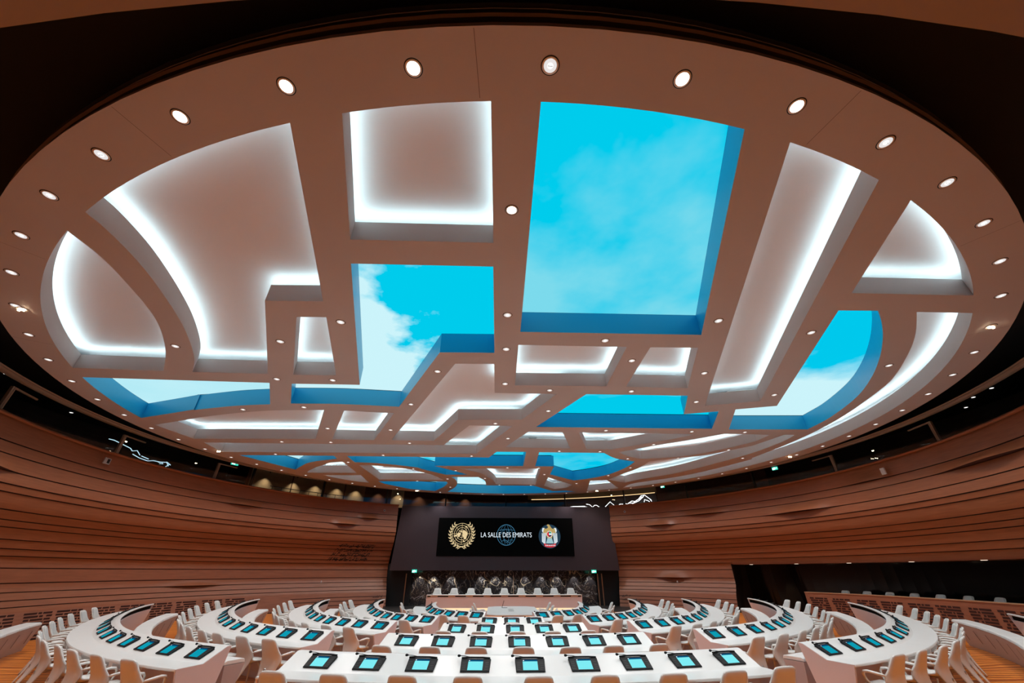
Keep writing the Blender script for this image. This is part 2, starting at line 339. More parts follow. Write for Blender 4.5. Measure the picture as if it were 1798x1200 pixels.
# sky screens
def sky_mat(name, deep, cloud, seed, scale, lo, hi, gx, gy, g0, wisp=1.0, s=1.0):
    m = bpy.data.materials.new(name); m.use_nodes = True; nt = m.node_tree; nt.nodes.clear()
    tc = nt.nodes.new('ShaderNodeTexCoord'); mp = nt.nodes.new('ShaderNodeMapping'); mp.inputs['Location'].default_value = (seed, seed * 1.7, 0)
    mp.inputs['Rotation'].default_value = (0, 0, seed)
    n = nt.nodes.new('ShaderNodeTexNoise'); n.inputs['Scale'].default_value = scale; n.inputs['Detail'].default_value = 5; n.inputs['Roughness'].default_value = .5
    nt.links.new(tc.outputs['Object'], mp.inputs[0]); nt.links.new(mp.outputs[0], n.inputs[0])
    sp = nt.nodes.new('ShaderNodeSeparateXYZ'); nt.links.new(tc.outputs['Object'], sp.inputs[0])
    def mth(op, a, b):
        q = nt.nodes.new('ShaderNodeMath'); q.operation = op
        for i, w in enumerate((a, b)):
            if isinstance(w, (int, float)): q.inputs[i].default_value = w
            else: nt.links.new(w, q.inputs[i])
        return q.outputs[0]
    g = mth('ADD', mth('ADD', mth('MULTIPLY', sp.outputs[0], gx), mth('MULTIPLY', sp.outputs[1], gy)), g0)
    t = mth('ADD', g, mth('MULTIPLY', mth('SUBTRACT', n.outputs[0], .5), wisp))
    r = nt.nodes.new('ShaderNodeValToRGB'); r.color_ramp.elements[0].position = lo; r.color_ramp.elements[1].position = hi
    r.color_ramp.elements[0].color = (*deep, 1); r.color_ramp.elements[1].color = (*cloud, 1); nt.links.new(t, r.inputs[0])
    e = nt.nodes.new('ShaderNodeEmission'); e.inputs[1].default_value = s; nt.links.new(r.outputs[0], e.inputs[0])
    o = nt.nodes.new('ShaderNodeOutputMaterial'); nt.links.new(e.outputs[0], o.inputs[0]); m.cycles.emission_sampling = 'FRONT_BACK'; return m
CY = (.0, .60, .84); PALE = (.40, .80, .90); WHT = (.60, .90, .96); MID = (.12, .66, .84)
SKYG = {'large': (0, .06, .44), 'ell': (-.20, .02, .90), 'right': (.0, .13, .44), 'bar': (0, -.35, .42), 'arrow': (-.1, 0, .5), 'tail_blue': (-.2, 0, .5)}
SKY = {
 'large': (CY, (.20, .70, .84), 1.3, .35, .42, .75, 0, .07, 1.10, 1.3, 'large blue sky screen with faint clouds, biggest opening, nearest the camera right of centre'),
 'ell': ((.0, .60, .84), WHT, 4.2, .75, .40, .62, 0, 0, 0, 1.3, 'blue sky screen with a white cloud bank, L-shaped opening left of centre'),
 'right': ((.0, .58, .84), WHT, 2.2, .5, .40, .60, .05, .42, 1.0, .5, 'curved sky screen at the right fading to pale cloud at its far end'),
 'left': (PALE, WHT, 3.3, .4, .3, .8, 0, 0, .5, .6, 'pale sky screen in the pointed triangular opening at the left edge'),
 'far_left': (PALE, WHT, 5.3, .4, .3, .8, 0, 0, .5, .6, 'small pointed sky screen at the far left beside the ring'),
 'arrow': ((.02, .6, .84), WHT, 6.3, .7, .4, .7, -.06, 0, .2, .8, 'far sky screen with a forked outline left of centre'),
 'bottom': ((.01, .58, .84), PALE, 7.3, .6, .4, .8, 0, 0, .4, .8, 'thin rounded sky screen by the far edge left of centre'),
 'tail_blue': ((.02, .6, .84), WHT, 8.3, .9, .42, .6, -.12, 0, .5, 1.0, 'farthest long low sky screen above the wall display'),
 'kite': ((.0, .58, .84), (.10, .64, .84), 9.3, .5, .4, .7, 0, 0, .5, 1, 'kite-shaped plain blue sky screen far right of centre'),
 'bar': (CY, (.20, .72, .86), 1.9, .5, .42, .7, 0, -.2, .45, .7, 'wide bar-shaped blue sky screen in the middle right of the ceiling'),
}
for k, P in BP.items():
    deep, cloud, seed, scale, lo, hi, gx, gy, g0, wisp, lab = SKY[k]
    zp = ZC + BH + .06; o1 = offset(P, .10)
    cx = sum(p[0] for p in P) / len(P); cy = sum(p[1] for p in P) / len(P)
    root = empty('sky_screen', (cx, cy, zp), 0, lab, 'ceiling screen', 'sky screens in the ceiling')
    loc = [(x - cx, y - cy) for x, y in o1]
    vs, fs = ngon_faces(loc)
    m = MB(); m.add([(x, y, 0) for x, y in vs], [tuple(f)[::-1] for f in fs])
    pass
    # gradients are written in metres from the screen's own middle
    m.build('display', sky_mat('sky_' + k, deep, cloud, seed, scale, lo, hi, *SKYG.get(k, (0, 0, .5)), wisp), root)
    m = MB(); wall_ring(m, loc, -.06, .0); n = len(P)
    m.add([(x - cx, y - cy, -.055) for x, y in P] + [(x, y, -.055) for x, y in loc], [(i, (i + 1) % n, n + (i + 1) % n, n + i) for i in range(n)])
    m.build('bezel', BLACK, root)
# ------------------------------------------------------------------ curved timber wall
def az(r, a, z=0): return (r * math.sin(R_(a)), r * math.cos(R_(a)), z)
ZK = [6.6, 6.45, 5.4, 4.6, 4.0, 3.3, 2.4, 1.6, .9, 0]; RK = [17.0, 17.0, 16.85, 16.75, 16.9, 17.3, 17.65, 17.5, 17.15, 16.9]
def prof(z):
    for i in range(len(ZK) - 1):
        if z >= ZK[i + 1]:
            t = (ZK[i] - z) / (ZK[i] - ZK[i + 1]); t = max(0, t); return RK[i] + (RK[i + 1] - RK[i]) * t
    return RK[-1]
LINES = [6.45, 5.74, 5.39, 4.92, 4.56, 4.34, 3.87, 3.60, 3.40, 3.05, 2.78, 2.56, 2.20, 1.74, 1.46, 1.22, 1.02, .85]
# places where a band curls inwards over the one below: (azimuth, index of its lower line, half width in degrees, depth)
DUNES = [(-108, 3, 7, .30), (-41, 3, 4, .26), (-35.5, 2, 3, .2), (-67, 14, 6, .13), (41, 3, 4.5, .26), (52, 2, 6, .22), (41, 13, 5, .24), (72, 3, 8, .28), (105, 2, 9, .3), (-64, 2, 5, .2), (86, 1, 6, .12)]
def timber(name, a0, a1, zlo, mats, k0=0, step=1.0, parent=None):
    n = max(2, int(abs(a1 - a0) / step)); m = MB()
    A = [a0 + (a1 - a0) * i / n for i in range(n + 1)]
    L = [z for z in LINES if z > zlo + .1] + [zlo]
    for k in range(len(L) - 1):
        zt, zb = L[k] - (.012 if k else 0), L[k + 1] + .014
        if k == len(L) - 2: zb = L[k + 1]
        rows = []
        nz = 4
        for j in range(nz + 1):
            t = j / nz; z = zt + (zb - zt) * t; row = []
            for a in A:
                r = prof(z) + .02 - .03 * t
                for (da, dk, w, d) in DUNES:
                    if dk == k + 1 + 0 and abs(a - da) < w: r -= d * (math.cos((a - da) / w * PI) * .5 + .5) * t ** 1.6
                row.append(az(r, a, z))
            rows.append(row)
        vs = [p for r in rows for p in r]; N = n + 1
        m.add(vs, [(j * N + i, j * N + i + 1, (j + 1) * N + i + 1, (j + 1) * N + i) for j in range(nz) for i in range(n)], 0)
        # closing lip under the band and the shadow gap behind it
        low = rows[-1]; zg = zb - .026 if k < len(L) - 2 else zb
        rg = prof(zb) + .10
        back = [az(rg, a, zb) for a in A]; back2 = [az(rg, a, zg) for a in A]; nxt = [az(prof(zg) + .02, a, zg) for a in A]
        if k < len(L) - 2:
            m.add(low + back, [(i, i + 1, N + i + 1, N + i) for i in range(n)], 1)
            m.add(back + back2, [(i, i + 1, N + i + 1, N + i) for i in range(n)], 1)
            m.add(back2 + nxt, [(i, i + 1, N + i + 1, N + i) for i in range(n)], 1)
    # top rail
    N = n + 1
    pr = [(16.92, 6.40), (16.86, 6.41), (16.86, 6.49), (17.25, 6.49), (17.25, 6.3)]
    vs = [az(r, a, z) for r, z in pr for a in A]
    m.add(vs, [(j * N + i, (j + 1) * N + i, (j + 1) * N + i + 1, j * N + i + 1) for j in range(len(pr) - 1) for i in range(n)], 0)
    o = m.build(name, None, parent, True, mats=[WOOD, GROOVE])
    return struct(o) if not parent else o
wl = timber('wall_left', -128, -28.3, .85, None)
wr = timber('wall_right', 28.4, 54, .85, None)
wu = timber('wall_right_upper', 54, 128, 2.47, None)
wb = timber('wall_rear', 128, 232, 4.0, None)
# lower strip of the wall: plain boards towards the podium, slotted vent boards along the sides
def lower(name, a0, a1, z1=.85, parent=None, r=None, m0=WOODL, kids=None):
    n = int(abs(a1 - a0)) + 1; m = MB(); A = [a0 + (a1 - a0) * i / n for i in range(n + 1)]; N = n + 1
    zs = [z1, z1 * .5, .0] if z1 < 1 else [z1, .0]
    rr = (lambda z: prof(z) - .01) if r is None else (lambda z: r)
    vs = [az(rr(z), a, z) for z in zs for a in A]
    m.add(vs, [(j * N + i, j * N + i + 1, (j + 1) * N + i + 1, (j + 1) * N + i) for j in range(len(zs) - 1) for i in range(n)])
    return m.build(name, m0, parent, True)
def slots(parent, a0, a1, z0, z1, R, rows=8, panel=8.4, gapf=.08, name='vent_grille'):
    a = a0; rnd = random.Random(3)
    while a + panel <= a1 + .01:
        m = MB()
        for half in (0, 1):
            b0 = a + half * panel * (1 - gapf) / 2 + (.15 if half else 0); b1 = b0 + panel * (1 - gapf) / 2 - .1
            for j in range(rows):
                z = z0 + (z1 - z0) * (j + .5) / rows; h = (z1 - z0) / rows * .34
                cuts = sorted([b0 + (b1 - b0) * rnd.uniform(.2, .8) for _ in range(2 if j % 2 else 3)])
                seg = [b0 + rnd.uniform(0, .3)] + cuts + [b1 - rnd.uniform(0, .3)]
                for s0, s1 in zip(seg[:-1], seg[1:]):
                    s1 -= .14
                    if s1 - s0 < .25: continue
                    sk = -(z - z0) * .25
                    rr = (prof(z) if R is None else R)
                    m.add([az(rr - .018, s0 + sk, z - h), az(rr - .018, s1 + sk, z - h), az(rr - .018, s1 + sk, z + h), az(rr - .018, s0 + sk, z + h)], [(0, 1, 2, 3)])
        m.build(name, GROOVE, parent)
        a += panel
lo = lower('lower_board', -128, -28.3, parent=wl); slots(lo, -124, -49.5, .08, .83, None)
lower('lower_board', 28.4, 54, parent=wr)
for par, a0, a1 in ((wl, -49, -28.3), (wr, 28.4, 54)):
    m = MB(); n = 24
    for z in (.64, .44, .22):
        vs = [az(prof(z) - .016, a0 + (a1 - a0) * i / n, z + dz) for dz in (-.018, .018) for i in range(n + 1)]
        m.add(vs, [(i, i + 1, n + 2 + i, n + 1 + i) for i in range(n)])
    m.build('shadow_gap', GROOVE, par)
m = MB(); ringwall(m, 16.86, 0, .06, 80, a0=R_(-128), a1=R_(-28.3)); m.build('baseboard_left', GROOVE, wl)
# returns at the ends of the timber wall (beside the display wall and beside the booth opening)
def wall_end(a, z0, z1, parent, depth=.9):
    m = MB(); zs = [z0 + (z1 - z0) * i / 16 for i in range(17)]
    vs = [az(prof(z), a, z) for z in zs] + [az(prof(z) + depth, a, z) for z in zs]
    m.add(vs, [(i, i + 1, 18 + i, 17 + i) for i in range(16)]); return m.build('end_return', BLACK, parent)
wall_end(-28.3, 0, 6.45, wl); wall_end(28.4, 0, 6.45, wr); wall_end(54, 0, 2.47, wr)

# dark interpreters' booth behind the right-hand wall
m = MB(); ringflat(m, 17.3, 20.2, 2.47, 60, a0=R_(54), a1=R_(128)); sof = struct(m.build('ceiling_booth', WOODL))
gl_dark = mat('smoked_glass', (.008, .005, .005), .12, spec=.35)
m = MB(); ringwall(m, 19.2, 0, 2.5, 40, a0=R_(54), a1=R_(128)); bw = struct(m.build('wall_booth', gl_dark))
m = MB()
m.add([az(17.4, 54, 0), az(19.2, 54, 0), az(19.2, 54, 2.5), az(17.4, 54, 2.5)], [(0, 1, 2, 3)])
m.add([az(17.7, 61.5, 0), az(19.2, 63, 0), az(19.2, 61.5, 2.5), az(17.9, 60.6, 2.5)], [(0, 1, 2, 3)])
struct(m.build('wall_booth_side', mat('booth_side', (.03, .022, .018), .5)))
m = MB(); ringflat(m, 17.0, 19.2, .35, 40, a0=R_(67.6), a1=R_(128)); struct(m.build('floor_booth', mat('booth_carpet', (.05, .02, .015), .9)))
# balustrade in front of the booth
t = empty('balustrade', (0, 0, 0), 0, 'low curved wooden balustrade with slotted grilles below the dark booth on the right', 'balustrade')
m = MB(); A0, A1 = 67.6, 127.
n = 60; prf = [(17.05, 0), (16.92, 0), (16.92, 1.15), (17.05, 1.15)]
vs = [az(r, A0 + (A1 - A0) * i / n, z) for r, z in prf for i in range(n + 1)]; N = n + 1
m.add(vs, [(j * N + i, j * N + i + 1, (j + 1) * N + i + 1, (j + 1) * N + i) for j in range(3) for i in range(n)])
m.add([az(r, A0, z) for r, z in prf], [(0, 1, 2, 3)])
m.build('board', WOODL, t, False)
m = MB(); prf = [(17.12, 1.15), (16.90, 1.15), (16.90, 1.18), (17.12, 1.18)]
vs = [az(r, A0 + (A1 - A0) * i / n, z) for r, z in prf for i in range(n + 1)]
m.add(vs, [(j * N + i, j * N + i + 1, ((j + 1) % 4) * N + i + 1, ((j + 1) % 4) * N + i) for j in range(4) for i in range(n)])
m.build('handrail', mat('rail_wood', (.55, .33, .2), .35), t)
slots(t, 68.4, 126, .12, .97, 16.93, rows=9, panel=7.8)
# ceiling recess lights of the booth
BOOTHL = emat('booth_lens', (1, .8, .6), 1.5)
for i, a in enumerate((57.5, 66, 75, 84.5, 94)):
    m = MB(); m.lathe([(.001, 0), (.09, 0), (.10, .012)], 16); o = m.build('booth_downlight', BOOTHL)
    o.location = az(17.75, a, 2.455); tag(o, f'small recessed light under the wooden overhang, {ordn(i)} from the podium end', 'downlight', 'lights under the overhang')

# ------------------------------------------------------------------ floor
wood = bpy.data.materials.new('floor_zebrano'); wood.use_nodes = True
nt = wood.node_tree; b = nt.nodes['Principled BSDF']; b.inputs['Roughness'].default_value = .32
tc = nt.nodes.new('ShaderNodeTexCoord'); mp = nt.nodes.new('ShaderNodeMapping'); mp.inputs['Scale'].default_value = (.12, 1.0, 1)
w = nt.nodes.new('ShaderNodeTexWave'); w.bands_direction = 'Y'; w.inputs['Scale'].default_value = 1.6; w.inputs['Distortion'].default_value = 9
w.inputs['Detail'].default_value = 3; w.inputs['Detail Scale'].default_value = 1.2
r = nt.nodes.new('ShaderNodeValToRGB'); r.color_ramp.elements[0].position = .25; r.color_ramp.elements[1].position = .75
r.color_ramp.elements[0].color = (.40, .085, .008, 1); r.color_ramp.elements[1].color = (.80, .26, .035, 1)
nt.links.new(tc.outputs['Object'], mp.inputs[0]); nt.links.new(mp.outputs[0], w.inputs[0]); nt.links.new(w.outputs[0], r.inputs[0]); nt.links.new(r.outputs[0], b.inputs['Base Color'])
def ss(x, a, b):
    t = min(1, max(0, (x - a) / (b - a))); return t * t * (3 - 2 * t)
def F(x, y):
    """height of the floor: a very shallow dish that climbs a little towards the sides"""
    dx, dy = x, 3.2 - y
    r = math.hypot(dx, dy); a = abs(math.degrees(math.atan2(dx, dy)))
    rise = .19 * ss(a, 42, 85) * min(1, r / 4) * (1 - ss(a, 100, 135))
    return rise - .07 * (1 - ss(r, 3, 10))
def edge_fade(r): return 1 - ss(r, 15.4, 16.8)
def Fl(x, y): return F(x, y) * edge_fade(math.hypot(x, y))
nr, na = 34, 96; vs = [(0, 0, Fl(0, 0))]
for i in range(1, nr + 1):
    rr = 20.5 * i / nr
    for j in range(na): x, y, _ = az(rr, 360 * j / na); vs.append((x, y, Fl(x, y)))
fs = [(0, 1 + (j + 1) % na, 1 + j) for j in range(na)]
for i in range(nr - 1):
    for j in range(na): a = 1 + i * na; fs.append((a + j, a + (j + 1) % na, a + na + (j + 1) % na, a + na + j))
fl = struct(new_mesh('floor', vs, fs, wood, smooth=True)); fixn(fl)
for p in fl.data.polygons[:1]:
    if p.normal.z < 0: fl.data.flip_normals()

# rear of the room, where the photographer stands: soffit at 4 m and a wall behind
m = MB(); ringflat(m, 16.85, 20.4, 4.0, 60, a0=R_(128), a1=R_(232)); sf = struct(m.build('ceiling_rear_soffit', mat('soffit_paint', (.33, .28, .33), .6)))
m = MB(); ringwall(m, 20.4, 0, 4.0, 60, a0=R_(128), a1=R_(232))
m.add([az(17, 128, 0), az(20.4, 128, 0), az(20.4, 128, 4), az(17, 128, 4)], [(0, 1, 2, 3)]); m.add([az(17, 232, 0), az(20.4, 232, 0), az(20.4, 232, 4), az(17, 232, 4)], [(0, 1, 2, 3)])
struct(m.build('wall_rear_lower', WOODL))

# ------------------------------------------------------------------ upper gallery
m = MB(); ringflat(m, 17.1, 22.0, 6.30, 120); struct(m.build('floor_gallery', mat('gallery_floor', (.05, .03, .025), .6)))
m = MB(); ringflat(m, 15.2, 22.1, 8.75, 120); ringwall(m, 15.2, 7.8, 8.75, 120); struct(m.build('ceiling_gallery', BLACK))
# flat black void above the disc, seen only through the gap
m = MB(); ringwall(m, 22.0, 6.3, 8.75, 120, a0=R_(40), a1=R_(300)); gw = struct(m.build('wall_gallery', DARKWALL))
gw_wood = mat('gallery_wood', (.16, .065, .04), .5, var=.12, scale=2, stretch=(.6, .6, 5))
m = MB(); ringwall(m, 20.9, 6.3, 8.75, 60, a0=R_(-58), a1=R_(6)); struct(m.build('wall_gallery_left', gw_wood))
m = MB(); ringwall(m, 21.0, 6.3, 7.75, 30, a0=R_(6), a1=R_(37)); ringflat(m, 21.0, 21.6, 7.75, 30, a0=R_(6), a1=R_(37)); struct(m.build('wall_gallery_back', mat('gallery_dark_wood', (.04, .016, .011), .5)))
m = MB(); ringwall(m, 21.6, 7.75, 8.75, 30, a0=R_(6), a1=R_(37)); struct(m.build('wall_gallery_upper', mat('gallery_plaster', (.5, .36, .26), .7)))
m = MB(); ringwall(m, 21.2, 6.3, 8.75, 20, a0=R_(37), a1=R_(60)); struct(m.build('wall_gallery_right', mat('gallery_redwood', (.11, .035, .022), .5, var=.2, scale=2)))
t = empty('cove_line', az(21.05, 22, 7.78), 0, 'long thin warm light line along the gallery wall above the white mountain drawing', 'light')
m = MB(); n = 24; A = [7 + 29.8 * i / n for i in range(n + 1)]
L0 = Vector(az(21.05, 22, 7.78))
vs = [Vector(az(20.98, a, z)) - L0 for z in (7.75, 7.80) for a in A]; m.add(vs, [(i, i + 1, n + 2 + i, n + 1 + i) for i in range(n)]); m.build('led_line', WARMLINE, t)
# beige panels behind the spot-lit gallery, left of the display
for i, (a0, a1, ) in enumerate(((-57.5, -49.4), (-49.2, -42.6), (-42.4, -38.2), (-38.0, -33.6), (-27.5, -24.5))):
    m = MB(); n = 8
    vs = [az(r, a0 + (a1 - a0) * j / n, z) for r, z in ((20.85, 6.35), (20.85, 8.6), (20.88, 8.6)) for j in range(n + 1)]
    m.add(vs, [(k * (n + 1) + j, k * (n + 1) + j + 1, (k + 1) * (n + 1) + j + 1, (k + 1) * (n + 1) + j) for k in range(2) for j in range(n)])
    tag(m.build('wall_panel', BEIGE), f'beige fabric wall panel in the gallery left of the display wall, {ordn(i)} from the left', 'wall panel', 'beige gallery panels')

m = MB(); ringflat(m, 17.6, 21.0, 8.6, 50, a0=R_(-60), a1=R_(6)); struct(m.build('ceiling_gallery_soffit', mat('soffit_dark', (.10, .05, .035), .6)))
# glazing of the gallery
glass = bpy.data.materials.new('gallery_glass'); glass.use_nodes = True; nt = glass.node_tree; nt.nodes.clear()
tr = nt.nodes.new('ShaderNodeBsdfTransparent'); tr.inputs[0].default_value = (.86, .88, .88, 1); gl = nt.nodes.new('ShaderNodeBsdfGlossy'); gl.inputs['Roughness'].default_value = .02
mx = nt.nodes.new('ShaderNodeMixShader'); mx.inputs[0].default_value = .07
o = nt.nodes.new('ShaderNodeOutputMaterial'); nt.links.new(tr.outputs[0], mx.inputs[1]); nt.links.new(gl.outputs[0], mx.inputs[2]); nt.links.new(mx.outputs[0], o.inputs[0])
POSTS = [-62.9, -47.0, -31.3, -15.8, .5, 16.6, 32.3, 48.0, 63.5]
TPOST = [-106.4, -88.3, -70.4, 80.1, 98.1]
edges_ = [-124, -106.4, -88.3, -70.4, -47.0, -31.3, -15.8, .5, 16.6, 32.3, 48.0, 63.5, 80.1, 98.1, 120]
for i, (a0, a1) in enumerate(zip(edges_[:-1], edges_[1:])):
    m = MB(); n = 12; vs = [az(17.2, a0 + .15 + (a1 - a0 - .3) * j / n, z) for z in (6.49, 7.58) for j in range(n + 1)]
    m.add(vs, [(j, j + 1, n + 2 + j, n + 1 + j) for j in range(n)])
    struct(m.build(f'window_{i + 1}', glass))
m = MB()
prf = [(17.12, 7.58), (17.30, 7.58), (17.30, 7.72), (17.12, 7.72), (17.12, 7.675), (17.16, 7.67), (17.16, 7.65), (17.12, 7.645)]
n = 150; N = n + 1; A = [-128 + 256 * i / n for i in range(N)]; vs = [az(r, a, z) for r, z in prf for a in A]
m.add(vs, [(j * N + i, j * N + i + 1, ((j + 1) % 8) * N + i + 1, ((j + 1) % 8) * N + i) for j in range(8) for i in range(n)])
struct(m.build('trim_1', TAN))
for i, a in enumerate(POSTS):
    m = MB(); m.box(-.045, .045, -.08, .08, 0, 2.35); o = m.build('gallery_post', DARKM)
    o.location = az(17.36, a, 6.38); o.rotation_euler = (0, 0, -R_(a)); bevel(o, .012)
    tag(o, f'dark steel post of the gallery glazing, {ordn(i)} from the left end', 'post', 'dark gallery posts')
for i, a in enumerate(TPOST):
    m = MB(); s = 1 if a < 0 else -1
    m.box(-.07, -.02, -.04, .04, 0, .92); m.box(.02, .07, -.04, .04, 0, .92); m.box(-.07, .07, -.03, .0, 0, .92)
    # transom runs back towards the podium side
    x0, x1 = (0, 1.15) if s > 0 else (-1.15, 0)
    m.box(x0, x1, -.03, .03, .87, .92)
    o = m.build('door_frame', TAN); o.location = az(17.33, a, 6.49); o.rotation_euler = (0, 0, -R_(a))
    tag(o, ['bronze glass door frame in the left gallery at the edge of the picture', 'bronze glass door frame in the left gallery, middle one of three', 'bronze glass door frame in the left gallery beside the exit sign',
            'bronze glass door frame in the right gallery nearest the podium', 'bronze glass door frame in the right gallery farthest from the podium'][i], 'door frame', 'bronze gallery door frames')
# rail in front of the beige panels
t = empty('handrail', az(19, -48, 6.3), 0, 'thin black gallery handrail on short posts before the beige spot-lit panels', 'railing')
L0 = Vector(az(19, -48, 6.3)); m = MB(); m.tube([Vector(az(19, -56 + i, 7.04)) - L0 for i in range(17)], .02, 8); m.build('rail', DARKM, t)
for i in range(9):
    m = MB(); p = Vector(az(19, -55.5 + i * 1.95, 6.3)) - L0; m.tube([p, p + Vector((0, 0, .74))], .016, 6); m.build('rail_post', DARKM, t)

# white neon mountain drawing on the gallery wall
def neon(name, lines, a_of, z_of, r, matl, label, rad=.028):
    o = MB()
    for ln in lines: o.tube([az(r, a_of(u), z_of(v)) for u, v in ln], rad, 6)
    q = o.build(name, matl); return tag(q, label, 'light drawing', 'light drawings in the gallery')
a_of = lambda u: 15 + (u - 300) / 1280 * 21.3; z_of = lambda v: 7.62 - (v - 210) / 150 * .80
mount = [[(305, 345), (400, 332), (500, 325), (600, 330), (700, 348)], [(320, 335), (450, 322), (620, 325)], [(640, 293), (690, 305), (730, 345), (760, 318), (790, 318), (825, 347)],
         [(915, 347), (990, 280), (1065, 355)], [(1085, 355), (1130, 322), (1170, 325), (1150, 345)], [(1180, 345), (1215, 322), (1240, 335), (1225, 350)],
         [(1240, 325), (1300, 290), (1350, 300), (1400, 270), (1440, 225), (1490, 218), (1575, 300)], [(1250, 315), (1320, 320), (1370, 285), (1420, 265), (1450, 240)], [(1470, 320), (1480, 285), (1520, 300), (1545, 320)], [(1300, 330), (1400, 295), (1470, 240)], [(1560, 290), (1575, 318)], [(1430, 260), (1460, 250), (1480, 225)]]
neon('neon_drawing', mount, a_of, z_of, 20.4, NEON, 'white neon mountain line drawing behind the glass right of the display wall', .022)
a_l = lambda u: -84 + (u - 130) / 780 * 10.5; z_l = lambda v: 7.72 - (v - 255) / 190 * .75
scr = [[(140, 265), (200, 262), (300, 280), (400, 300), (430, 325)], [(430, 325), (480, 305), (530, 350)], [(450, 360), (540, 385), (640, 395), (700, 375), (780, 372), (860, 355), (910, 380)], [(550, 355), (610, 365), (640, 370)],
       [(660, 425), (740, 430), (820, 422)], [(760, 380), (800, 370), (820, 385), (780, 392)], [(830, 460), (880, 390), (900, 370)], [(850, 350), (890, 400)]]
neon('neon_drawing', scr, a_l, z_l, 19.6, NEONB, 'pale blue neon scribble of hill outlines behind the left gallery glass', .018)
m = MB(); vs = [az(19.5, 104 + 6 * j / 6, 6.75 + z + j * .02) for z in (0, .14) for j in range(7)]; m.add(vs, [(j, j + 1, 8 + j, 7 + j) for j in range(6)])
tag(m.build('light_strip', emat('blue_strip', (.12, .45, .7), .9)), 'blue glowing strip low behind the right gallery glass near the picture edge', 'light strip')

# small warm lamps in the gallery
for i, (x, y, r) in enumerate([(215, 775, 18.5), (344.5, 813, 19.5), (699, 867, 19.5), (1073.5, 869.5, 19.3), (1532, 791, 18.3)]):
    P = PT['gal%d' % i]
    t = empty('pendant_spot', P, 0, ['small warm spotlight in the left gallery beside the bronze door frame', 'small warm spotlight in the left gallery right of the blue neon scribble', 'small warm spotlight hanging before the beige gallery panels', 'small warm spotlight above the white mountain drawing', 'small warm spotlight in the right gallery over the white wall box'][i], 'spotlight', 'small gallery spotlights')
    m = MB(); m.lathe([(.001, .06), (.05, .05), (.055, 0), (.05, -.02)], 12); m.build('housing', DARKM, t, True)
    m = MB(); m.lathe([(.001, -.05), (.035, -.035), (.045, -.01)], 12); m.build('bulb', LED_WARM, t, True)
    m = MB(); m.tube([(0, 0, .05), (0, 0, 8.74 - P[2])], .008, 6); m.build('stem', DARKM, t)
# ------------------------------------------------------------------ display wall
m = MB()
YP = 14.85
m.add([(-8.05, YP, 2.16), (8.3, YP, 2.16), (8.02, YP, 6.39), (-7.74, YP, 6.39), (-8.05, YP + 1.9, 2.16), (8.3, YP + 1.9, 2.16), (8.02, YP + 1.9, 6.39), (-7.74, YP + 1.9, 6.39)],
      [(0, 1, 2, 3), (4, 5, 1, 0), (5, 6, 2, 1), (7, 4, 0, 3), (3, 2, 6, 7)])
pn = struct(m.build('wall_front', PANEL)); fixn(pn)
marble = bpy.data.materials.new('black_marble'); marble.use_nodes = True; nt = marble.node_tree; b = nt.nodes['Principled BSDF']; b.inputs['Roughness'].default_value = .16
tc = nt.nodes.new('ShaderNodeTexCoord'); 
acc = None
for sc_, wd, colr in ((.55, .006, (.85, .72, .52, 1)), (1.1, .012, (.6, .62, .66, 1)), (2.3, .010, (.5, .42, .3, 1))):
    n2 = nt.nodes.new('ShaderNodeTexNoise'); n2.inputs['Scale'].default_value = sc_; n2.inputs['Detail'].default_value = 3; n2.inputs['Roughness'].default_value = .6; n2.inputs['Distortion'].default_value = .6
    nt.links.new(tc.outputs['Object'], n2.inputs[0])
    su = nt.nodes.new('ShaderNodeMath'); su.operation = 'SUBTRACT'; su.inputs[1].default_value = .5; nt.links.new(n2.outputs[0], su.inputs[0])
    ab = nt.nodes.new('ShaderNodeMath'); ab.operation = 'ABSOLUTE'; nt.links.new(su.outputs[0], ab.inputs[0])
    rr = nt.nodes.new('ShaderNodeValToRGB'); rr.color_ramp.elements[0].position = 0; rr.color_ramp.elements[1].position = wd
    rr.color_ramp.elements[0].color = colr; rr.color_ramp.elements[1].color = (.03, .029, .034, 1) if acc is None else (0, 0, 0, 1)
    nt.links.new(ab.outputs[0], rr.inputs[0])
    if acc is None: acc = rr.outputs[0]
    else:
        ad = nt.nodes.new('ShaderNodeMix'); ad.data_type = 'RGBA'; ad.blend_type = 'ADD'; ad.inputs[0].default_value = .6
        nt.links.new(acc, ad.inputs[6]); nt.links.new(rr.outputs[0], ad.inputs[7]); acc = ad.outputs[2]
nt.links.new(acc, b.inputs['Base Color'])
m = MB(); m.box(-6.6, 6.75, 15.9, 16.0, 0, 2.6); mw = struct(m.build('wall_marble', marble))
m = MB(); m.box(-8.6, -6.6, 15.6, 15.7, 0, 2.6); m.box(6.75, 8.8, 15.6, 15.7, 0, 2.6)
m.box(-7.9, 8.1, 15.0, 16.5, 2.6, 2.7); struct(m.build('wall_niche', BLACK))
for nm, x in (('lineL1', -6.97), ('lineL2', -6.66), ('lineR1', 6.82), ('lineR2', 7.12)):
    m = MB(); m.box(-.035, .035, -.05, .0, 0, 1.95); o = m.build('pull_handle', mat('brass', (.45, .30, .2), .35, .8)); o.location = (x, 15.6 if abs(x) > 6.75 else 15.9, 0.02)
    tag(o, {'lineL1': 'tall slim brass door bar farthest left of the marble wall', 'lineL2': 'tall slim brass bar at the left edge of the marble slabs',
            'lineR1': 'tall slim brass bar at the right edge of the marble slabs', 'lineR2': 'tall slim brass door bar farthest right of the marble wall'}[nm], 'door bar', 'brass bars beside the marble')
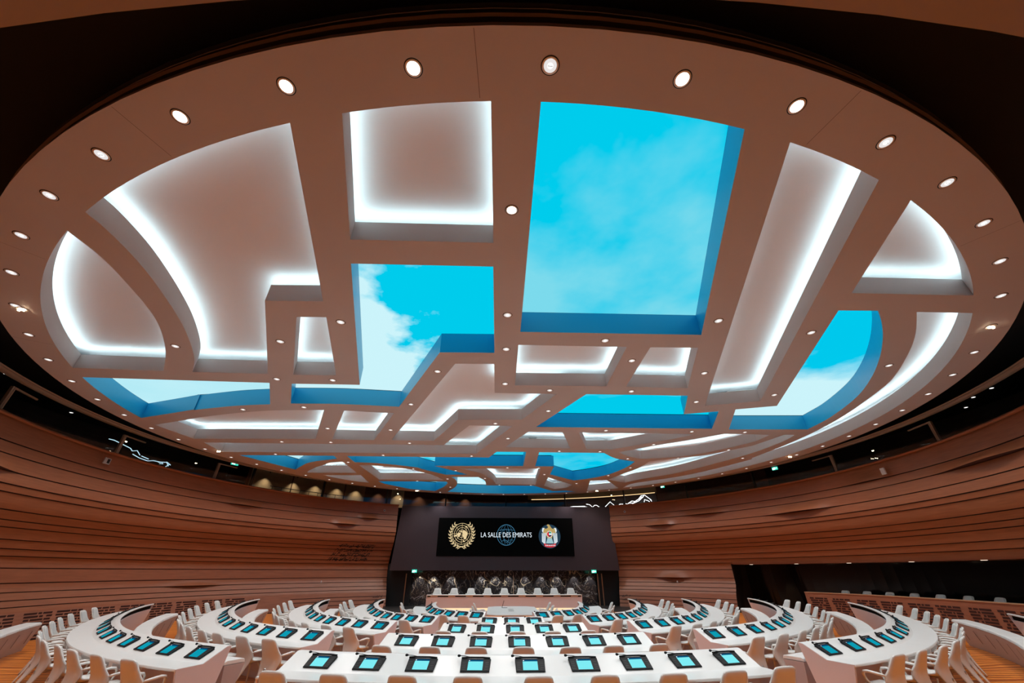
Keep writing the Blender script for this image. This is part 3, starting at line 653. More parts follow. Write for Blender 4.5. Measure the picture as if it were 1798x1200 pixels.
m = MB(); m.box(-.03, .03, -.03, .0, 0, 1.55); o = m.build('brass_joint', mat('brass_bright', (.7, .55, .42), .3, .7)); o.location = (.72, 15.9, .3); tag(o, 'single vertical brass strip in the middle of the dark marble', 'metal strip')

# exit signs
def exit_sign(loc, rz, w, h, label, big=True):
    t = empty('exit_sign', loc, rz, label, 'exit sign', 'green exit signs')
    m = MB(); m.box(-w / 2, w / 2, 0, .05, -h / 2, h / 2); bevel(m.build('housing', GREEN, t), .008)
    m = MB(); wt = NEON
    m.box(-w * .10, w * .02, -.008, 0, -h * .36, h * .36); m.box(.06 * w, .3 * w, -.008, 0, -h * .07, h * .07)
    m.add([(.3 * w, -.008, h * .2), (.3 * w, -.008, -h * .2), (.42 * w, -.008, 0)], [(0, 1, 2)])
    # running figure
    m.lathe([(.001, -.02), (.035, 0), (.001, .02)], 8, cx=-w * .26, cy=-.004); m.v = m.v
    m.tube([(-w * .27, -.008, h * .18), (-w * .3, -.008, -h * .05), (-w * .38, -.008, -h * .34)], .018, 5); m.tube([(-w * .3, -.008, -h * .05), (-w * .2, -.008, -h * .2), (-w * .22, -.008, -h * .36)], .018, 5)
    m.tube([(-w * .38, -.008, h * .02), (-w * .28, -.008, h * .14), (-w * .18, -.008, h * .04)], .014, 5)
    m.build('pictogram', wt, t); return t
exit_sign((PT['exL'][0], 14.7, PT['exL'][1]), 0, .34, .19, 'green exit sign below the display wall, left of the marble')
exit_sign((PT['exR'][0], 14.7, PT['exR'][1]), 0, .34, .19, 'green exit sign below the display wall, right of the marble')
exit_sign(PT['exitL'], R_(60), .42, .2, 'green exit sign in the left gallery above the bronze door frame')
exit_sign(PT['exitR1'], -R_(65), .34, .17, 'green exit sign in the dark right gallery nearer the picture edge')
exit_sign(PT['exitR2'], -R_(40), .3, .17, 'small green exit sign in the right gallery by the warm light line')

# the LED wall and what it shows
XL, XR, ZB, ZT = -4.875, 5.135, 3.04, 5.575
t = empty('led_screen', ((XL + XR) / 2, YP - .004, (ZB + ZT) / 2), 0, 'wide black display screen with two emblems and white lettering, above the podium', 'screen')
OX, OZ = (XL + XR) / 2, (ZB + ZT) / 2
m = MB(); m.box(XL - OX, XR - OX, -.03, .0, ZB - OZ, ZT - OZ); m.build('screen_face', SCRBLACK, t)
def S(cx, cy):
    tt = (cy - 70) / 470; u = (cx - (75 - 35 * tt)) / (1620 + 62 * tt)
    return (XL + (XR - XL) * u - OX, ZT - (ZT - ZB) * tt - OZ)
def flat(m, pts, y=-.034, k=0):
    m.add([(x, y, z) for x, z in pts], [tuple(range(len(pts)))], k)
def line2(m, pts, w, y=-.034, closed=False):
    P = [Vector(p) for p in pts]; n = len(P); L = []; Rr = []
    for i in range(n):
        a = P[i - 1] if (i or closed) else P[i]; b = P[(i + 1) % n] if (i < n - 1 or closed) else P[i]
        d = (b - a).normalized() if (b - a).length > 1e-6 else Vector((1, 0)); q = Vector((-d.y, d.x)) * w / 2
        L.append(P[i] + q); Rr.append(P[i] - q)
    rng = range(n if closed else n - 1)
    m.add([(p.x, y, p.y) for p in L + Rr], [(i, (i + 1) % n, n + (i + 1) % n, n + i) for i in rng])
def circ2(cx, cz, r, n=40, rx=None): return [(cx + (rx or r) * math.cos(2 * PI * i / n), cz + r * math.sin(2 * PI * i / n)) for i in range(n)]
GOLD = emat('screen_gold', (.80, .62, .34), 1.0); BLUEL = emat('screen_blue', (.05, .17, .28), 1.0); TXT = emat('screen_white', (.82, .92, 1), 1.1)
# left emblem: globe seen from the pole in an olive wreath
cx, cz = S(350, 268); ru = .70
m = MB()
for q in (1.0, .79, .58, .37): line2(m, circ2(cx, cz, ru * q, 48), .024, closed=True)
for i in range(8):
    a = PI * i / 4; line2(m, [(cx + math.cos(a) * ru * .1, cz + math.sin(a) * ru * .1), (cx + math.cos(a) * ru, cz + math.sin(a) * ru)], .016)
def blob(pts, y=-.037): flat(m, [(cx + x * ru, cz + z * ru) for x, z in pts], y)
blob([(-.10, .05), (-.30, .10), (-.48, .02), (-.52, -.12), (-.40, -.22), (-.46, -.32), (-.30, -.30), (-.2, -.18), (-.12, -.06)])
blob([(-.50, -.1), (-.66, -.12), (-.86, -.2), (-.78, -.3), (-.6, -.26), (-.48, -.24)])
blob([(.0, .12), (.1, .3), (.26, .28), (.42, .24), (.56, .08), (.6, -.08), (.48, -.2), (.5, -.42), (.36, -.56), (.22, -.46), (.2, -.3), (.04, -.26), (.08, -.12), (.18, -.05), (.1, .04)])
blob([(-.22, .2), (-.06, .3), (.02, .2), (-.1, .12)]); blob([(.3, .62), (.46, .56), (.54, .68), (.4, .74)]); blob([(.12, -.6), (.3, -.66), (.34, -.8), (.2, -.78)])
blob([(.02, -.02), (.1, .04), (.16, -.04), (.08, -.12)])
m.build('globe_emblem', GOLD, t)
m = MB()
for s in (-1, 1):
    n = 10
    for i in range(n):
        a = R_(-78 + 124 * i / (n - 1))
        bx, bz = cx + s * math.cos(a) * ru * 1.22, cz + math.sin(a) * ru * 1.2 - .03
        for side in (-1, 1):
            d = a + PI / 2 + side * .62; L = .24
            dx, dz = s * math.cos(d) * L, math.sin(d) * L; nx, nz = -dz * .17, dx * .17
            flat(m, [(bx, bz), (bx + dx * .45 + nx, bz + dz * .45 + nz), (bx + dx, bz + dz), (bx + dx * .45 - nx, bz + dz * .45 - nz)], -.036)
    line2(m, [(cx + s * math.cos(R_(-78 + 12 * i)) * ru * 1.22, cz + math.sin(R_(-78 + 12 * i)) * ru * 1.2 - .03) for i in range(11)], .022)
    line2(m, [(cx + s * .18, cz - ru * 1.16), (cx - s * .05, cz - ru * 1.24), (cx - s * .26, cz - ru * 1.42)], .045)
m.build('olive_wreath', GOLD, t)
# middle: outline globe behind the lettering
cx, cz = S(888, 282); m = MB(); ru = .69
line2(m, circ2(cx, cz, ru, 48, ru * .98), .036, closed=True)
for q in (.66, .26): 
    line2(m, [(cx + q * ru * math.cos(R_(a)), cz + ru * math.sin(R_(a))) for a in range(-75, 76, 10)], .016)
    line2(m, [(cx - q * ru * math.cos(R_(a)), cz + ru * math.sin(R_(a))) for a in range(-75, 76, 10)], .016)
for z0 in (.45,): line2(m, [(cx - ru * .8, cz + ru * z0), (cx, cz + ru * (z0 + .1)), (cx + ru * .8, cz + ru * z0)], .024)
for P in ([(-.7, -.3), (-.5, -.62), (-.2, -.5), (.0, -.75), (.3, -.5)], [(-.3, -.4), (.1, -.58), (.35, -.8), (.45, -.45), (.7, -.5)], [(-.55, .1), (-.35, .55), (-.2, .15)], [(-.05, .6), (.1, .1), (.25, .62), (.4, .2)]):
    line2(m, [(cx + x * ru, cz + z * ru) for x, z in P], .03)
m.build('outline_globe', BLUEL, t)
# right emblem: golden falcon on a dark blue oval
cx, cz = S(1416, 298); m = MB(); flat(m, circ2(cx, cz, .80, 48, .81)[::-1], -.033); m.build('emblem_field', emat('screen_navy', (.018, .045, .075), 1), t)
K = .0061; f = lambda pts: [(cx + (x - 1416) * K, cz - (y - 298) * K) for x, y in pts]
m = MB()
flat(m, f([(1385, 178), (1400, 165), (1418, 170), (1432, 190), (1440, 205), (1462, 218), (1478, 205), (1500, 212), (1508, 235), (1496, 262), (1470, 262), (1450, 300), (1440, 330), (1392, 330), (1382, 300), (1360, 262), (1338, 262), (1326, 235), (1334, 212), (1355, 205), (1372, 218), (1398, 205), (1402, 192)]), -.037, 0)
for s in (-1, 1):
    for i in range(4):
        x0 = 1416 + s * (44 + i * 14); flat(m, f([(x0 - s * 2, 262 + i * 2), (x0 + s * 6, 259), (1416 + s * (58 + i * 10) + s * 6, 385 - i * 9), (1416 + s * (55 + i * 10), 390 - i * 9)]), -.038, 1)
    flat(m, f([(1416 + s * 60, 205), (1416 + s * 84, 208), (1416 + s * 90, 240), (1416 + s * 78, 262), (1416 + s * 70, 230)]), -.0385, 1)
flat(m, f([(1390, 318), (1442, 318), (1462, 375), (1370, 375)]), -.038, 2)
flat(m, f([(1345, 372), (1380, 385), (1416, 389), (1452, 385), (1490, 372), (1484, 405), (1450, 416), (1416, 419), (1382, 416), (1350, 405)]), -.039, 3)
for i in range(7): x = 1362 + i * 18; flat(m, f([(x, 392), (x + 9, 388), (x + 11, 402), (x + 2, 405)]), -.0395, 1)
def disc(r, y, k): flat(m, [(cx + (p - cx), q) for p, q in circ2(cx, cz + .14, r, 28)], y, k)
disc(.215, -.040, 1); disc(.185, -.0405, 4); 
zz = cz + .14
flat(m, [(cx - .04, zz - .06), (cx + .17, zz - .06), (cx + .17, zz + .06), (cx - .04, zz + .06)], -.0408, 1)
flat(m, [(cx - .04, zz + .06), (cx + .16, zz + .06), (cx + .10, zz + .15), (cx - .04, zz + .17)], -.0408, 5)
flat(m, [(cx - .04, zz - .17), (cx + .10, zz - .15), (cx + .16, zz - .06), (cx - .04, zz - .06)], -.0408, 6)
m.build('falcon_emblem', None, t, mats=[emat('falcon_gold', (.50, .36, .13), 1), emat('falcon_white', (.75, .85, .9), 1), emat('falcon_tail', (.35, .55, .6), 1), emat('falcon_red', (.62, .02, .03), 1), emat('flag_red', (.7, .03, .03), 1), emat('flag_green', (.0, .35, .2), 1), emat('flag_black', (.01, .01, .01), 1)])
def text_mesh(name, body, matl, parent, x0, x1, z0, z1, y, font_w=None, rot=None):
    cu = bpy.data.curves.new(name, 'FONT'); cu.body = body; cu.size = 1; cu.offset = -.007; cu.resolution_u = 4
    ob = bpy.data.objects.new(name + '_tmp', cu); C.objects.link(ob); bpy.context.view_layer.update()
    me = bpy.data.meshes.new_from_object(ob.evaluated_get(bpy.context.evaluated_depsgraph_get()))
    C.objects.unlink(ob); bpy.data.objects.remove(ob)
    xs = [v.co.x for v in me.vertices]; ys = [v.co.y for v in me.vertices]
    sx = (x1 - x0) / (max(xs) - min(xs)); sz = (z1 - z0) / (max(ys) - min(ys)); mx_, my_ = min(xs), min(ys)
    for v in me.vertices: v.co = Vector((x0 + (v.co.x - mx_) * sx, y, z0 + (v.co.y - my_) * sz))
    me.materials.clear(); me.materials.append(matl); me.name = name
    o = bpy.data.objects.new(name, me); C.objects.link(o); o.parent = parent; return o
x0, zb = S(580, 311); x1, zt = S(1197, 252)
text_mesh('lettering', 'LA SALLE DES EMIRATS', TXT, t, x0, x1, zb, zt, -.045)

# ------------------------------------------------------------------ podium
m = MB(); m.box(-4.8, 4.8, 10.1, 15.88, -.2, .30); struct(m.build('floor_podium', mat('dark_carpet', (.03, .02, .018), .9)))
m = MB(); m.box(-8.4, 8.6, 10.9, 15.88, -.2, .02); struct(m.build('floor_stage', mat('dark_stone', (.02, .016, .015), .5)))
t = empty('podium_desk', (0, 9.5, 0), 0, 'long straight podium desk with pink-white front, black slot and glowing base', 'desk')
m = MB(); m.box(-4.5, 4.47, 0, .62, .90, .935); bevel(m.build('desk_top', WHITE, t), .008)
m = MB(); m.box(-4.47, 4.44, .06, .12, .30, .83); m.box(-4.5, -4.46, .02, .6, .2, .9); m.box(4.43, 4.47, .02, .6, .2, .9); m.build('front_panel', WHITEB, t)
m = MB(); m.box(-4.46, 4.43, .10, .14, .83, .90); m.build('slot', BLACK, t)
for i in range(9): m = MB(); x = -4.07 + i * 1.014; m.box(x - .2, x + .2, .085, .10, .835, .885); m.build('slot_insert', WHITEB, t)
m = MB(); m.box(-4.4, 4.4, .14, .16, .17, .30); m.build('led_plinth', emat('plinth_glow', (1, .72, .42), 1.15), t)
m = MB(); m.box(-4.6, 4.6, -.05, .6, -.12, .165); m.build('plinth_step', WHITEB, t)
t = empty('laptop', (-4.33, 9.72, .937), 0, 'small grey closed device on the left end of the podium desk', 'device'); m = MB(); m.box(-.15, .15, -.1, .1, 0, .03); m.build('body', mat('grey_device', (.35, .33, .33), .4), t); m = MB(); m.box(-.13, .13, -.08, .08, .03, .045); m.build('lid', DEV, t)

# wall lettering cut into the timber (stylised, unreadable strokes) and small fittings
def glyphs(name, a0, a1, zs, hts, label, seed, skew=0):
    rnd = random.Random(seed); root = empty(name, az(prof(zs[0]), (a0 + a1) / 2, zs[-1]), 0, label, 'lettering'); L0 = Vector(root.location)
    for z, h, (s0, s1) in zip(zs, hts, skew):
        m = MB()
        a = a0 + s0; end = a1 + s1
        while a < end:
            w = rnd.uniform(.35, .6)
            if rnd.random() < .12: a += .35; continue
            base = z - h / 2; r = lambda zz: prof(zz) - .035
            def q(u0, v0, u1, v1):
                P = []
                for u, v in ((u0, v0), (u1, v0), (u1, v1), (u0, v1)):
                    zz = base + h * v; aa = a + w * u + .45 * (v - .5); P.append(Vector(az(r(zz), aa, zz)) - L0)
                m.add(P, [(0, 1, 2, 3)])
            for _ in range(rnd.choice((2, 3, 3, 4))):
                k = rnd.randrange(5)
                if k == 0: q(0, 0, 1, .2)
                elif k == 1: q(0, .4, .9, .58)
                elif k == 2: q(0, 0, .22, 1)
                elif k == 3: q(.75, .2, .98, .9)
                else: q(.1, .8, .9, 1)
            a += w + .06
        m.build('text_line', BLACK, root)
glyphs('wall_lettering', -42, -33.8, [3.62, 3.36, 3.10, 2.82], [.21, .16, .22, .20], 'four lines of dark stylised script carved into the left timber wall', 5, [(1.0, 1.2), (.6, .9), (.2, .4), (-.3, .1)])
glyphs('wall_lettering', -31.2, -29.0, [.64, .44], [.13, .1], 'short dark carved script low on the left timber wall beside the display wall', 8, [(0, 0), (.5, 0)])
glyphs('wall_lettering', 29.2, 31.2, [.64, .44], [.13, .1], 'short dark carved script low on the right timber wall beside the display wall', 9, [(0, 0), (0, -.6)])
def fitting(name, P, kind, label, cat):
    a = math.atan2(P[0], P[1]); t = empty(name, P, -a, label, cat)
    if kind == 'cam':
        m = MB(); M = Matrix.Rotation(PI / 2, 4, 'X'); mm = MB(); mm.lathe([(.001, .0), (.075, .0), (.075, .05), (.001, .05)], 20); mm.v = [tuple(M @ Vector(v)) for v in mm.v]; mm.build('surround', mat('grey_ring', (.5, .45, .45), .4), t)
        mm = MB(); mm.lathe([(.001, .05), (.04, .055), (.045, .03)], 16); mm.v = [tuple(M @ Vector(v)) for v in mm.v]; mm.build('lens', BLACK, t)
    elif kind == 'box':
        m = MB(); m.box(-.11, .11, -.06, 0, -.14, .14); bevel(m.build('housing', mat('white_box', (.75, .68, .66), .5), t), .01); m = MB(); m.box(-.08, .08, -.064, -.06, -.11, .11); m.build('cover', mat('white_cover', (.68, .62, .6), .5), t)
    elif kind == 'grille':
        m = MB(); m.box(-.15, .15, -.05, 0, -.12, .12); bevel(m.build('housing', mat('grey_box', (.45, .40, .40), .5), t), .01); m = MB(); m.box(-.02, .10, -.055, -.05, -.08, .08); m.build('lens_window', BLACK, t)
    else:
        m = MB(); m.box(-.035, .035, -.04, 0, -.05, .05); bevel(m.build('housing', mat('sensor_white', (.8, .75, .78), .5), t), .006); m = MB(); m.box(-.015, .015, -.045, -.04, -.03, .0); m.build('window', GREYCH, t)
fitting('wall_camera', PT['camL'], 'cam', 'round camera port in the top band of the timber wall left of the display', 'camera')
fitting('wall_camera', PT['camR'], 'cam', 'round camera port in the top band of the timber wall right of the display', 'camera')
fitting('wall_box', PT['whitebox'], 'box', 'white rectangular box on the top band of the right timber wall', 'wall box')
fitting('wall_projector', PT['speaker'], 'grille', 'grey box with a dark square window on the top band of the left timber wall', 'wall box')
fitting('wall_sensor', tuple(c * .998 if i < 2 else c for i, c in enumerate(PT['smallL'])), 's', 'tiny white sensor low on the left timber wall near the carved script', 'sensor')
fitting('wall_sensor', tuple(c * .998 if i < 2 else c for i, c in enumerate(PT['smallR'])), 's', 'tiny white sensor low on the right timber wall near the display wall', 'sensor')
# ------------------------------------------------------------------ desks
ROWS = {0: (3.95, 16.85), 1: (3.95, 13.69), 2: (3.05, 10.50), 3: (2.41, 7.69), 4: (2.41, 5.57), 5: (2.25, 3.29)}
def ring(row, a, s, z=0, flat=False):
    c, R = ROWS[row] if not isinstance(row, tuple) else row
    x = (R + s) * math.sin(R_(a)); y = c - (R + s) * math.cos(R_(a))
    return Vector((x, y, z + F(x, y)))
def sweep(m, row, prof_, a0, a1, org, k=0, step=1.2, closed=True, caps=True):
    n = max(1, int(abs(a1 - a0) / step)); N = len(prof_); A = [a0 + (a1 - a0) * i / n for i in range(n + 1)]
    vs = [ring(row, a, s, z) - org for a in A for s, z in prof_]
    fs = []
    for i in range(n):
        for j in range(N if closed else N - 1):
            j2 = (j + 1) % N; fs.append((i * N + j, i * N + j2, (i + 1) * N + j2, (i + 1) * N + j))
    if caps and closed: fs += [tuple(range(N))[::-1], tuple(n * N + j for j in range(N))]
    m.add(vs, fs, k)
TOP = [(.56, .700), (.565, .72), (.56, .738), (.12, .745), (-.24, .935), (-.29, .945), (-.335, .94), (-.335, .908), (-.245, .90), (.10, .708)]
BODY = [(.06, .709), (.06, .0), (-.12, .0), (-.298, .785), (-.262, .79), (-.262, .905), (-.24, .898)]
ENDP = [(-.328, .932), (-.245, .928), (.115, .738), (.55, .731), (.545, .70), (.36, .0), (-.12, .0), (-.298, .785)]
ROWN = {1: 'outermost', 2: 'second', 3: 'third', 4: 'fourth', 5: 'innermost'}
def desk(row, a0, a1, label):
    mid = (a0 + a1) / 2; org = ring(row, mid, 0, 0)
    t = empty('conference_desk', org, 0, label, 'desk', 'white curved conference desks')
    m = MB(); sweep(m, row, TOP, a0, a1, org); o = fixn(m.build('desk_top', WHITE, t)); bevel(o, .006, 2, 30)
    m = MB(); sweep(m, row, BODY, a0 + .1, a1 - .1, org); fixn(m.build('front_panel', WHITEB, t))
    m = MB(); sweep(m, row, [(-.272, .792), (-.258, .792), (-.258, .906), (-.272, .906)], a0 + .2, a1 - .2, org); fixn(m.build('speaker_slot', SCRBLACK, t))
    w = math.degrees(.03 / ROWS[row][1])
    for e0, e1 in ((a0 - w * .2, a0 + w), (a1 - w, a1 + w * .2)):
        m = MB(); sweep(m, row, ENDP, e0, e1, org, step=9); fixn(m.build('end_panel', WHITEB, t))
    return t, org
def channel(row, a0, a1, t, org):
    m = MB(); sweep(m, row, [(.44, .60), (.535, .615), (.555, .70), (.44, .70)], a0, a1, org, 0)
    o = fixn(m.build('cable_channel', WHITE, t))
    m = MB(); n = max(1, round(abs(a1 - a0) / (360 / (2 * PI * ROWS[row][1]) * .8)))
    for i in range(n):
        b0 = a0 + (a1 - a0) * (i + .06) / n; b1 = a0 + (a1 - a0) * (i + .88) / n
        sweep(m, row, [(.537, .630), (.5405, .630), (.5545, .688), (.551, .688)], b0, b1, org)
    fixn(m.build('socket_strip', GREYCH, t))

# delegate unit: black console with a glowing display and a gooseneck microphone
def make_unit(bright):
    t = empty('delegate_console', (0, 0, 0))
    m = MB(); m.add([(-.225, -.125, 0), (.225, -.125, 0), (.235, .125, 0), (-.235, .125, 0), (-.22, -.12, .014), (.22, -.12, .014), (.23, .12, .026), (-.23, .12, .026)],
                    [(3, 2, 1, 0), (4, 5, 6, 7), (0, 1, 5, 4), (1, 2, 6, 5), (2, 3, 7, 6), (3, 0, 4, 7)]); o = m.build('housing', DEV, t); bevel(o, .006)
    m = MB(); z = lambda y: .0142 + (y + .12) * .05 + .0012
    m.add([(-.115, -.10, z(-.10)), (.115, -.10, z(-.10)), (.115, .062, z(.062)), (-.115, .062, z(.062))], [(0, 1, 2, 3)], 0)
    m.add([(-.115, .064, z(.064)), (.115, .064, z(.064)), (.115, .090, z(.09)), (-.115, .090, z(.09))], [(0, 1, 2, 3)], 1)
    m.add([(-.110, .070, z(.07) + .001), (-.092, .070, z(.07) + .001), (-.092, .085, z(.085) + .001), (-.110, .085, z(.085) + .001)], [(0, 1, 2, 3)], 2)
    m.build('display', None, t, mats=[SCRB if bright else SCRD, SCRH, TXT])
    for s in (-1, 1):
        m = MB()
        for i in range(5):
            y = -.095 + i * .032; m.box(s * .178 - .028, s * .178 + .028, y, y + .012, z(y) - .002, z(y) + .0015)
        m.box(s * .178 - .03, s * .178 - .027, -.095, .045, z(-.1) - .002, z(-.1) + .0005)
        m.build('speaker_grille', DARKM, t)
    m = MB(); m.tube([(-.23, .128, .027), (-.1, .13, .033), (.1, .13, .033), (.22, .126, .027)], .012, 8); m.build('hinge_bar', DEV, t)
    mi = MB(); mi.tube([(-.10, .132, .04), (-.18, .135, .052), (-.25, .132, .058)], .0045, 6); mic = mi.build('microphone', DARKM, t)
    mi = MB(); mi.tube([(-.245, .132, .058), (-.262, .131, .059), (-.285, .13, .06), (-.295, .13, .06)], [.008, .016, .017, .008], 8); mi.build('foam_head', DEV, mic, True)
    return t
SCRB = emat('console_display_bright', (.20, .80, .86), 1.05); SCRD = emat('console_display_dimmed', (.005, .43, .58), .75); SCRH = emat('console_header', (.0, .10, .25), .8)  # side displays coloured dimmer, standing in for viewing-angle falloff

# chair: one-piece shell whose back runs down to the floor as a rear fin
def make_chair():
    t = empty('shell_armchair', (0, 0, 0))
    def loft(m, rows, nx, th, k=0, curl=None, inner=0):
        # rows: (y, z, half width, curl y, curl z, ny, nz normal)
        N = nx + 1; front = []; back = []
        for (y, z, hw, cy, cz, ny, nz) in rows:
            for i in range(N):
                u = -1 + 2 * i / nx; e = abs(u) ** 3
                p = Vector((u * hw, y + cy * e, z + cz * e)); front.append(p); back.append(p - Vector((0, ny, nz)) * th)
        n = len(rows); vs = front + back; o = len(front); fs = []
        for j in range(n - 1):
            for i in range(nx):
                a, b, c, d = j * N + i, j * N + i + 1, (j + 1) * N + i + 1, (j + 1) * N + i
                fs.append((a, b, c, d)); fs.append((o + a, o + d, o + c, o + b))
            fs.append((j * N, (j + 1) * N, o + (j + 1) * N, o + j * N)); fs.append((j * N + nx, o + j * N + nx, o + (j + 1) * N + nx, (j + 1) * N + nx))
        for i in range(nx):
            fs.append((i, o + i, o + i + 1, i + 1)); q = (n - 1) * N; fs.append((q + i, q + i + 1, o + q + i + 1, o + q + i))
        m.add(vs, fs, k)
    seat = [(.235, .425, .15, -.02, .0, -.6, .8), (.228, .445, .19, -.01, .0, -.2, 1), (.19, .452, .215, 0, .008, 0, 1), (.05, .442, .232, 0, .02, 0, 1), (-.07, .435, .235, .01, .035, 0, 1), (-.15, .445, .235, .03, .04, .2, 1),
            (-.195, .475, .238, .06, .03, .6, .7), (-.222, .53, .242, .085, .015, 1, .3), (-.245, .60, .235, .09, .0, 1, .25), (-.272, .67, .218, .06, 0, 1, .3), (-.302, .75, .198, .04, 0, 1, .3), (-.330, .82, .182, .028, 0, 1, .3), (-.346, .865, .170, .02, -.008, 1, .3), (-.352, .885, .150, .015, -.01, .7, .7)]
    m = MB(); loft(m, seat, 8, .022); o = fixn(m.build('shell', SHELL, t, True))
    fin = [(-.3565, .882, .147, .014, -.01, .7, 0), (-.350, .855, .168, .02, -.006, 1, 0), (-.334, .81, .183, .028, 0, 1, 0), (-.306, .74, .199, .04, 0, 1, 0), (-.277, .665, .218, .058, 0, 1, 0), (-.250, .60, .234, .085, 0, 1, 0), (-.233, .53, .238, .08, 0, 1, 0), (-.232, .45, .225, .065, 0, 1, 0), (-.245, .36, .195, .045, 0, 1, 0), (-.272, .26, .16, .03, 0, 1, 0), (-.312, .15, .125, .018, 0, 1, 0), (-.362, .04, .092, .012, 0, 1, 0), (-.385, .0, .08, .01, 0, .5, -.5)]
    m = MB(); loft(m, fin, 8, .02); fixn(m.build('rear_fin', SHELL, t, True))
    pad = [(.20, .460, .165, 0, 0, 0, 1), (.17, .470, .185, 0, 0, 0, 1), (.03, .462, .20, 0, .004, 0, 1), (-.09, .457, .20, 0, .012, 0, 1), (-.150, .470, .198, .01, .018, .4, .9), (-.188, .51, .198, .03, .01, .9, .3), (-.215, .59, .20, .055, 0, 1, .2), (-.245, .67, .185, .038, 0, 1, .3), (-.278, .76, .168, .026, 0, 1, .3), (-.306, .83, .152, .018, 0, 1, .3), (-.318, .858, .135, .012, 0, .8, .5)]
    m = MB(); loft(m, pad, 6, .014); fixn(m.build('cushion', PAD, t, True))
    for s in (-1, 1):
        m = MB(); m.tube([(s * .228, -.16, .60), (s * .243, -.12, .608), (s * .254, -.05, .618), (s * .255, .05, .628), (s * .252, .12, .618), (s * .244, .145, .58), (s * .232, .135, .52), (s * .215, .10, .455)], [.016, .019, .02, .02, .02, .018, .016, .016], 8, sx=1.25)
        m.build('armrest', SHELL, t, True)
    for s in (-1, 1):
        m = MB(); m.tube([(s * .12, .08, .43), (s * .16, .14, .3), (s * .19, .17, .12), (s * .20, .18, .0)], [.022, .017, .014, .013], 8); m.build('leg', SHELL, t, True)
    m = MB(); m.tube([(0, -.27, .38), (0, -.08, .40), (0, .06, .425)], .03, 8); m.build('seat_frame', STEEL, t, True)
    return t
CH = make_chair(); CH_used = [False]
def chair(loc, rz, label, group):
    c = CH if not CH_used[0] else copy_tree(CH); CH_used[0] = True
    c.location = loc; c.rotation_euler = (0, 0, rz); c.scale = (1.07, 1.04, 1.04); return tag(c, label, 'chair', group)
U = {True: make_unit(True), False: make_unit(False)}; Uu = {True: False, False: False}
def unit(row, a, bright, label, group):
    u = U[bright] if not Uu[bright] else copy_tree(U[bright]); Uu[bright] = True
    p = ring(row, a, -.045, .837)
    u.location = p; th = math.atan2(.19, .36); u.rotation_euler = (Matrix.Rotation(R_(a), 3, 'Z') @ Matrix.Rotation(th, 3, 'X')).to_euler()
    return tag(u, label, 'console', group)
rj = random.Random(11)
def block(row, angs, a0, a1, side):
    where = {'L': f'{ROWN[row]} left curved desk', 'R': f'{ROWN[row]} right curved desk', 'C': f'{ROWN[row]} centre desk'}[side]
    rown = {'outermost': 'outermost', 'innermost': 'innermost'}.get(ROWN[row], ROWN[row] + ' from outside')
    dl = {'L': f'white curved conference desk on the left side, {rown}', 'R': f'white curved conference desk on the right side, {rown}',
          'C': f'white slightly curved centre desk with {len(angs)} consoles'}[side]
    t, org = desk(row, a0, a1, dl)
    if side != 'C':
        s = 1 if a1 > 0 else -1; lo_, hi_ = sorted((abs(a0), abs(a1)))
        channel(row, *sorted((s * (lo_ + 60 / ROWS[row][1]), s * (hi_ - 1))), t, org)
    for i, a in enumerate(angs):
        how = 'from the aisle end' if side != 'C' else 'from the left'
        unit(row, a, side == 'C', f'lit desk console, {ordn(i)} {how} of the {where}', f'consoles on the {where}')
        aj = a + rj.uniform(-.25, .25); s = .70 + rj.uniform(-.02, .03)
        p = ring(row, aj, s); 
        chair(p, R_(aj + rj.uniform(-3, 3)), f'white shell armchair, {ordn(i)} {how} at the {where}', f'chairs at the {where}')
SP = {1: (24.9, 3.72, 13, 23.2, 72.0), 2: (26.1, 4.64, 13, 24.1, 84.2), 3: (28.1, 5.72, 11, 25.4, 88.5), 4: (28.4, 6.9, 10, 25.2, 94.2), 5: (20.9, 10.8, 7, 15.8, 92.5)}
for row, (s0, dp, n, e0, e1) in SP.items():
    A = [s0 + dp * i for i in range(n)]
    block(row, [-a for a in A], -e1, -e0, 'L'); block(row, A, e0, e1, 'R')
for row, (s0, dp, n, e) in {1: (-13.9, 3.56, 9, 16.5), 2: (-12.85, 4.33, 7, 15.9), 3: (-11.05, 5.6, 5, 14.3), 4: (-7.0, 7.05, 3, 10.4)}.items():
    block(row, [s0 + dp * i for i in range(n)], -e, e, 'C')
desk(0, 41, 61.5, 'end of a white desk with a black slot at the right picture edge')

BENCHM = mat('bench_shell', (.50, .40, .395), .5)
# benches with cushioned tops between the curved desks
def bench(cR, a0, a1, label, bn):
    mid = (a0 + a1) / 2; org = ring(cR, mid, 0)
    t = empty('bench', org, 0, label, 'bench', 'pink-white curved benches')
    m = MB(); sweep(m, cR, [(.0, .60), (.40, .60), (.34, .0), (.17, .0)], a0, a1, org); fixn(m.build('bench_base', BENCHM, t))
    n = max(3, round(abs(a1 - a0) / 360 * 2 * PI * cR[1] / .78)); jm = MB()
    for i in range(n):
        b0 = a0 + (a1 - a0) * (i + .015) / n; b1 = a0 + (a1 - a0) * (i + .985) / n
        m = MB(); sweep(m, cR, [(-.01, .605), (.01, .66), (.06, .672), (.36, .672), (.40, .655), (.41, .605)], b0, b1, org, step=2); bevel(fixn(m.build('cushion', WHITE, t)), .012)
        b = b0 + (b1 - b0) * .5; w = math.degrees(.02 / cR[1]); sk = math.degrees(.05 / cR[1])
        pts = [ring(cR, b - w, .025 - .012, .50), ring(cR, b + w, .025 - .012, .50), ring(cR, b + w - sk, .10 - .016, .20), ring(cR, b - w - sk, .10 - .016, .20)]
        jm = MB(); jm.add([p - org for p in pts], [(0, 1, 2, 3)]); jm.build('joint', GROOVE, t)
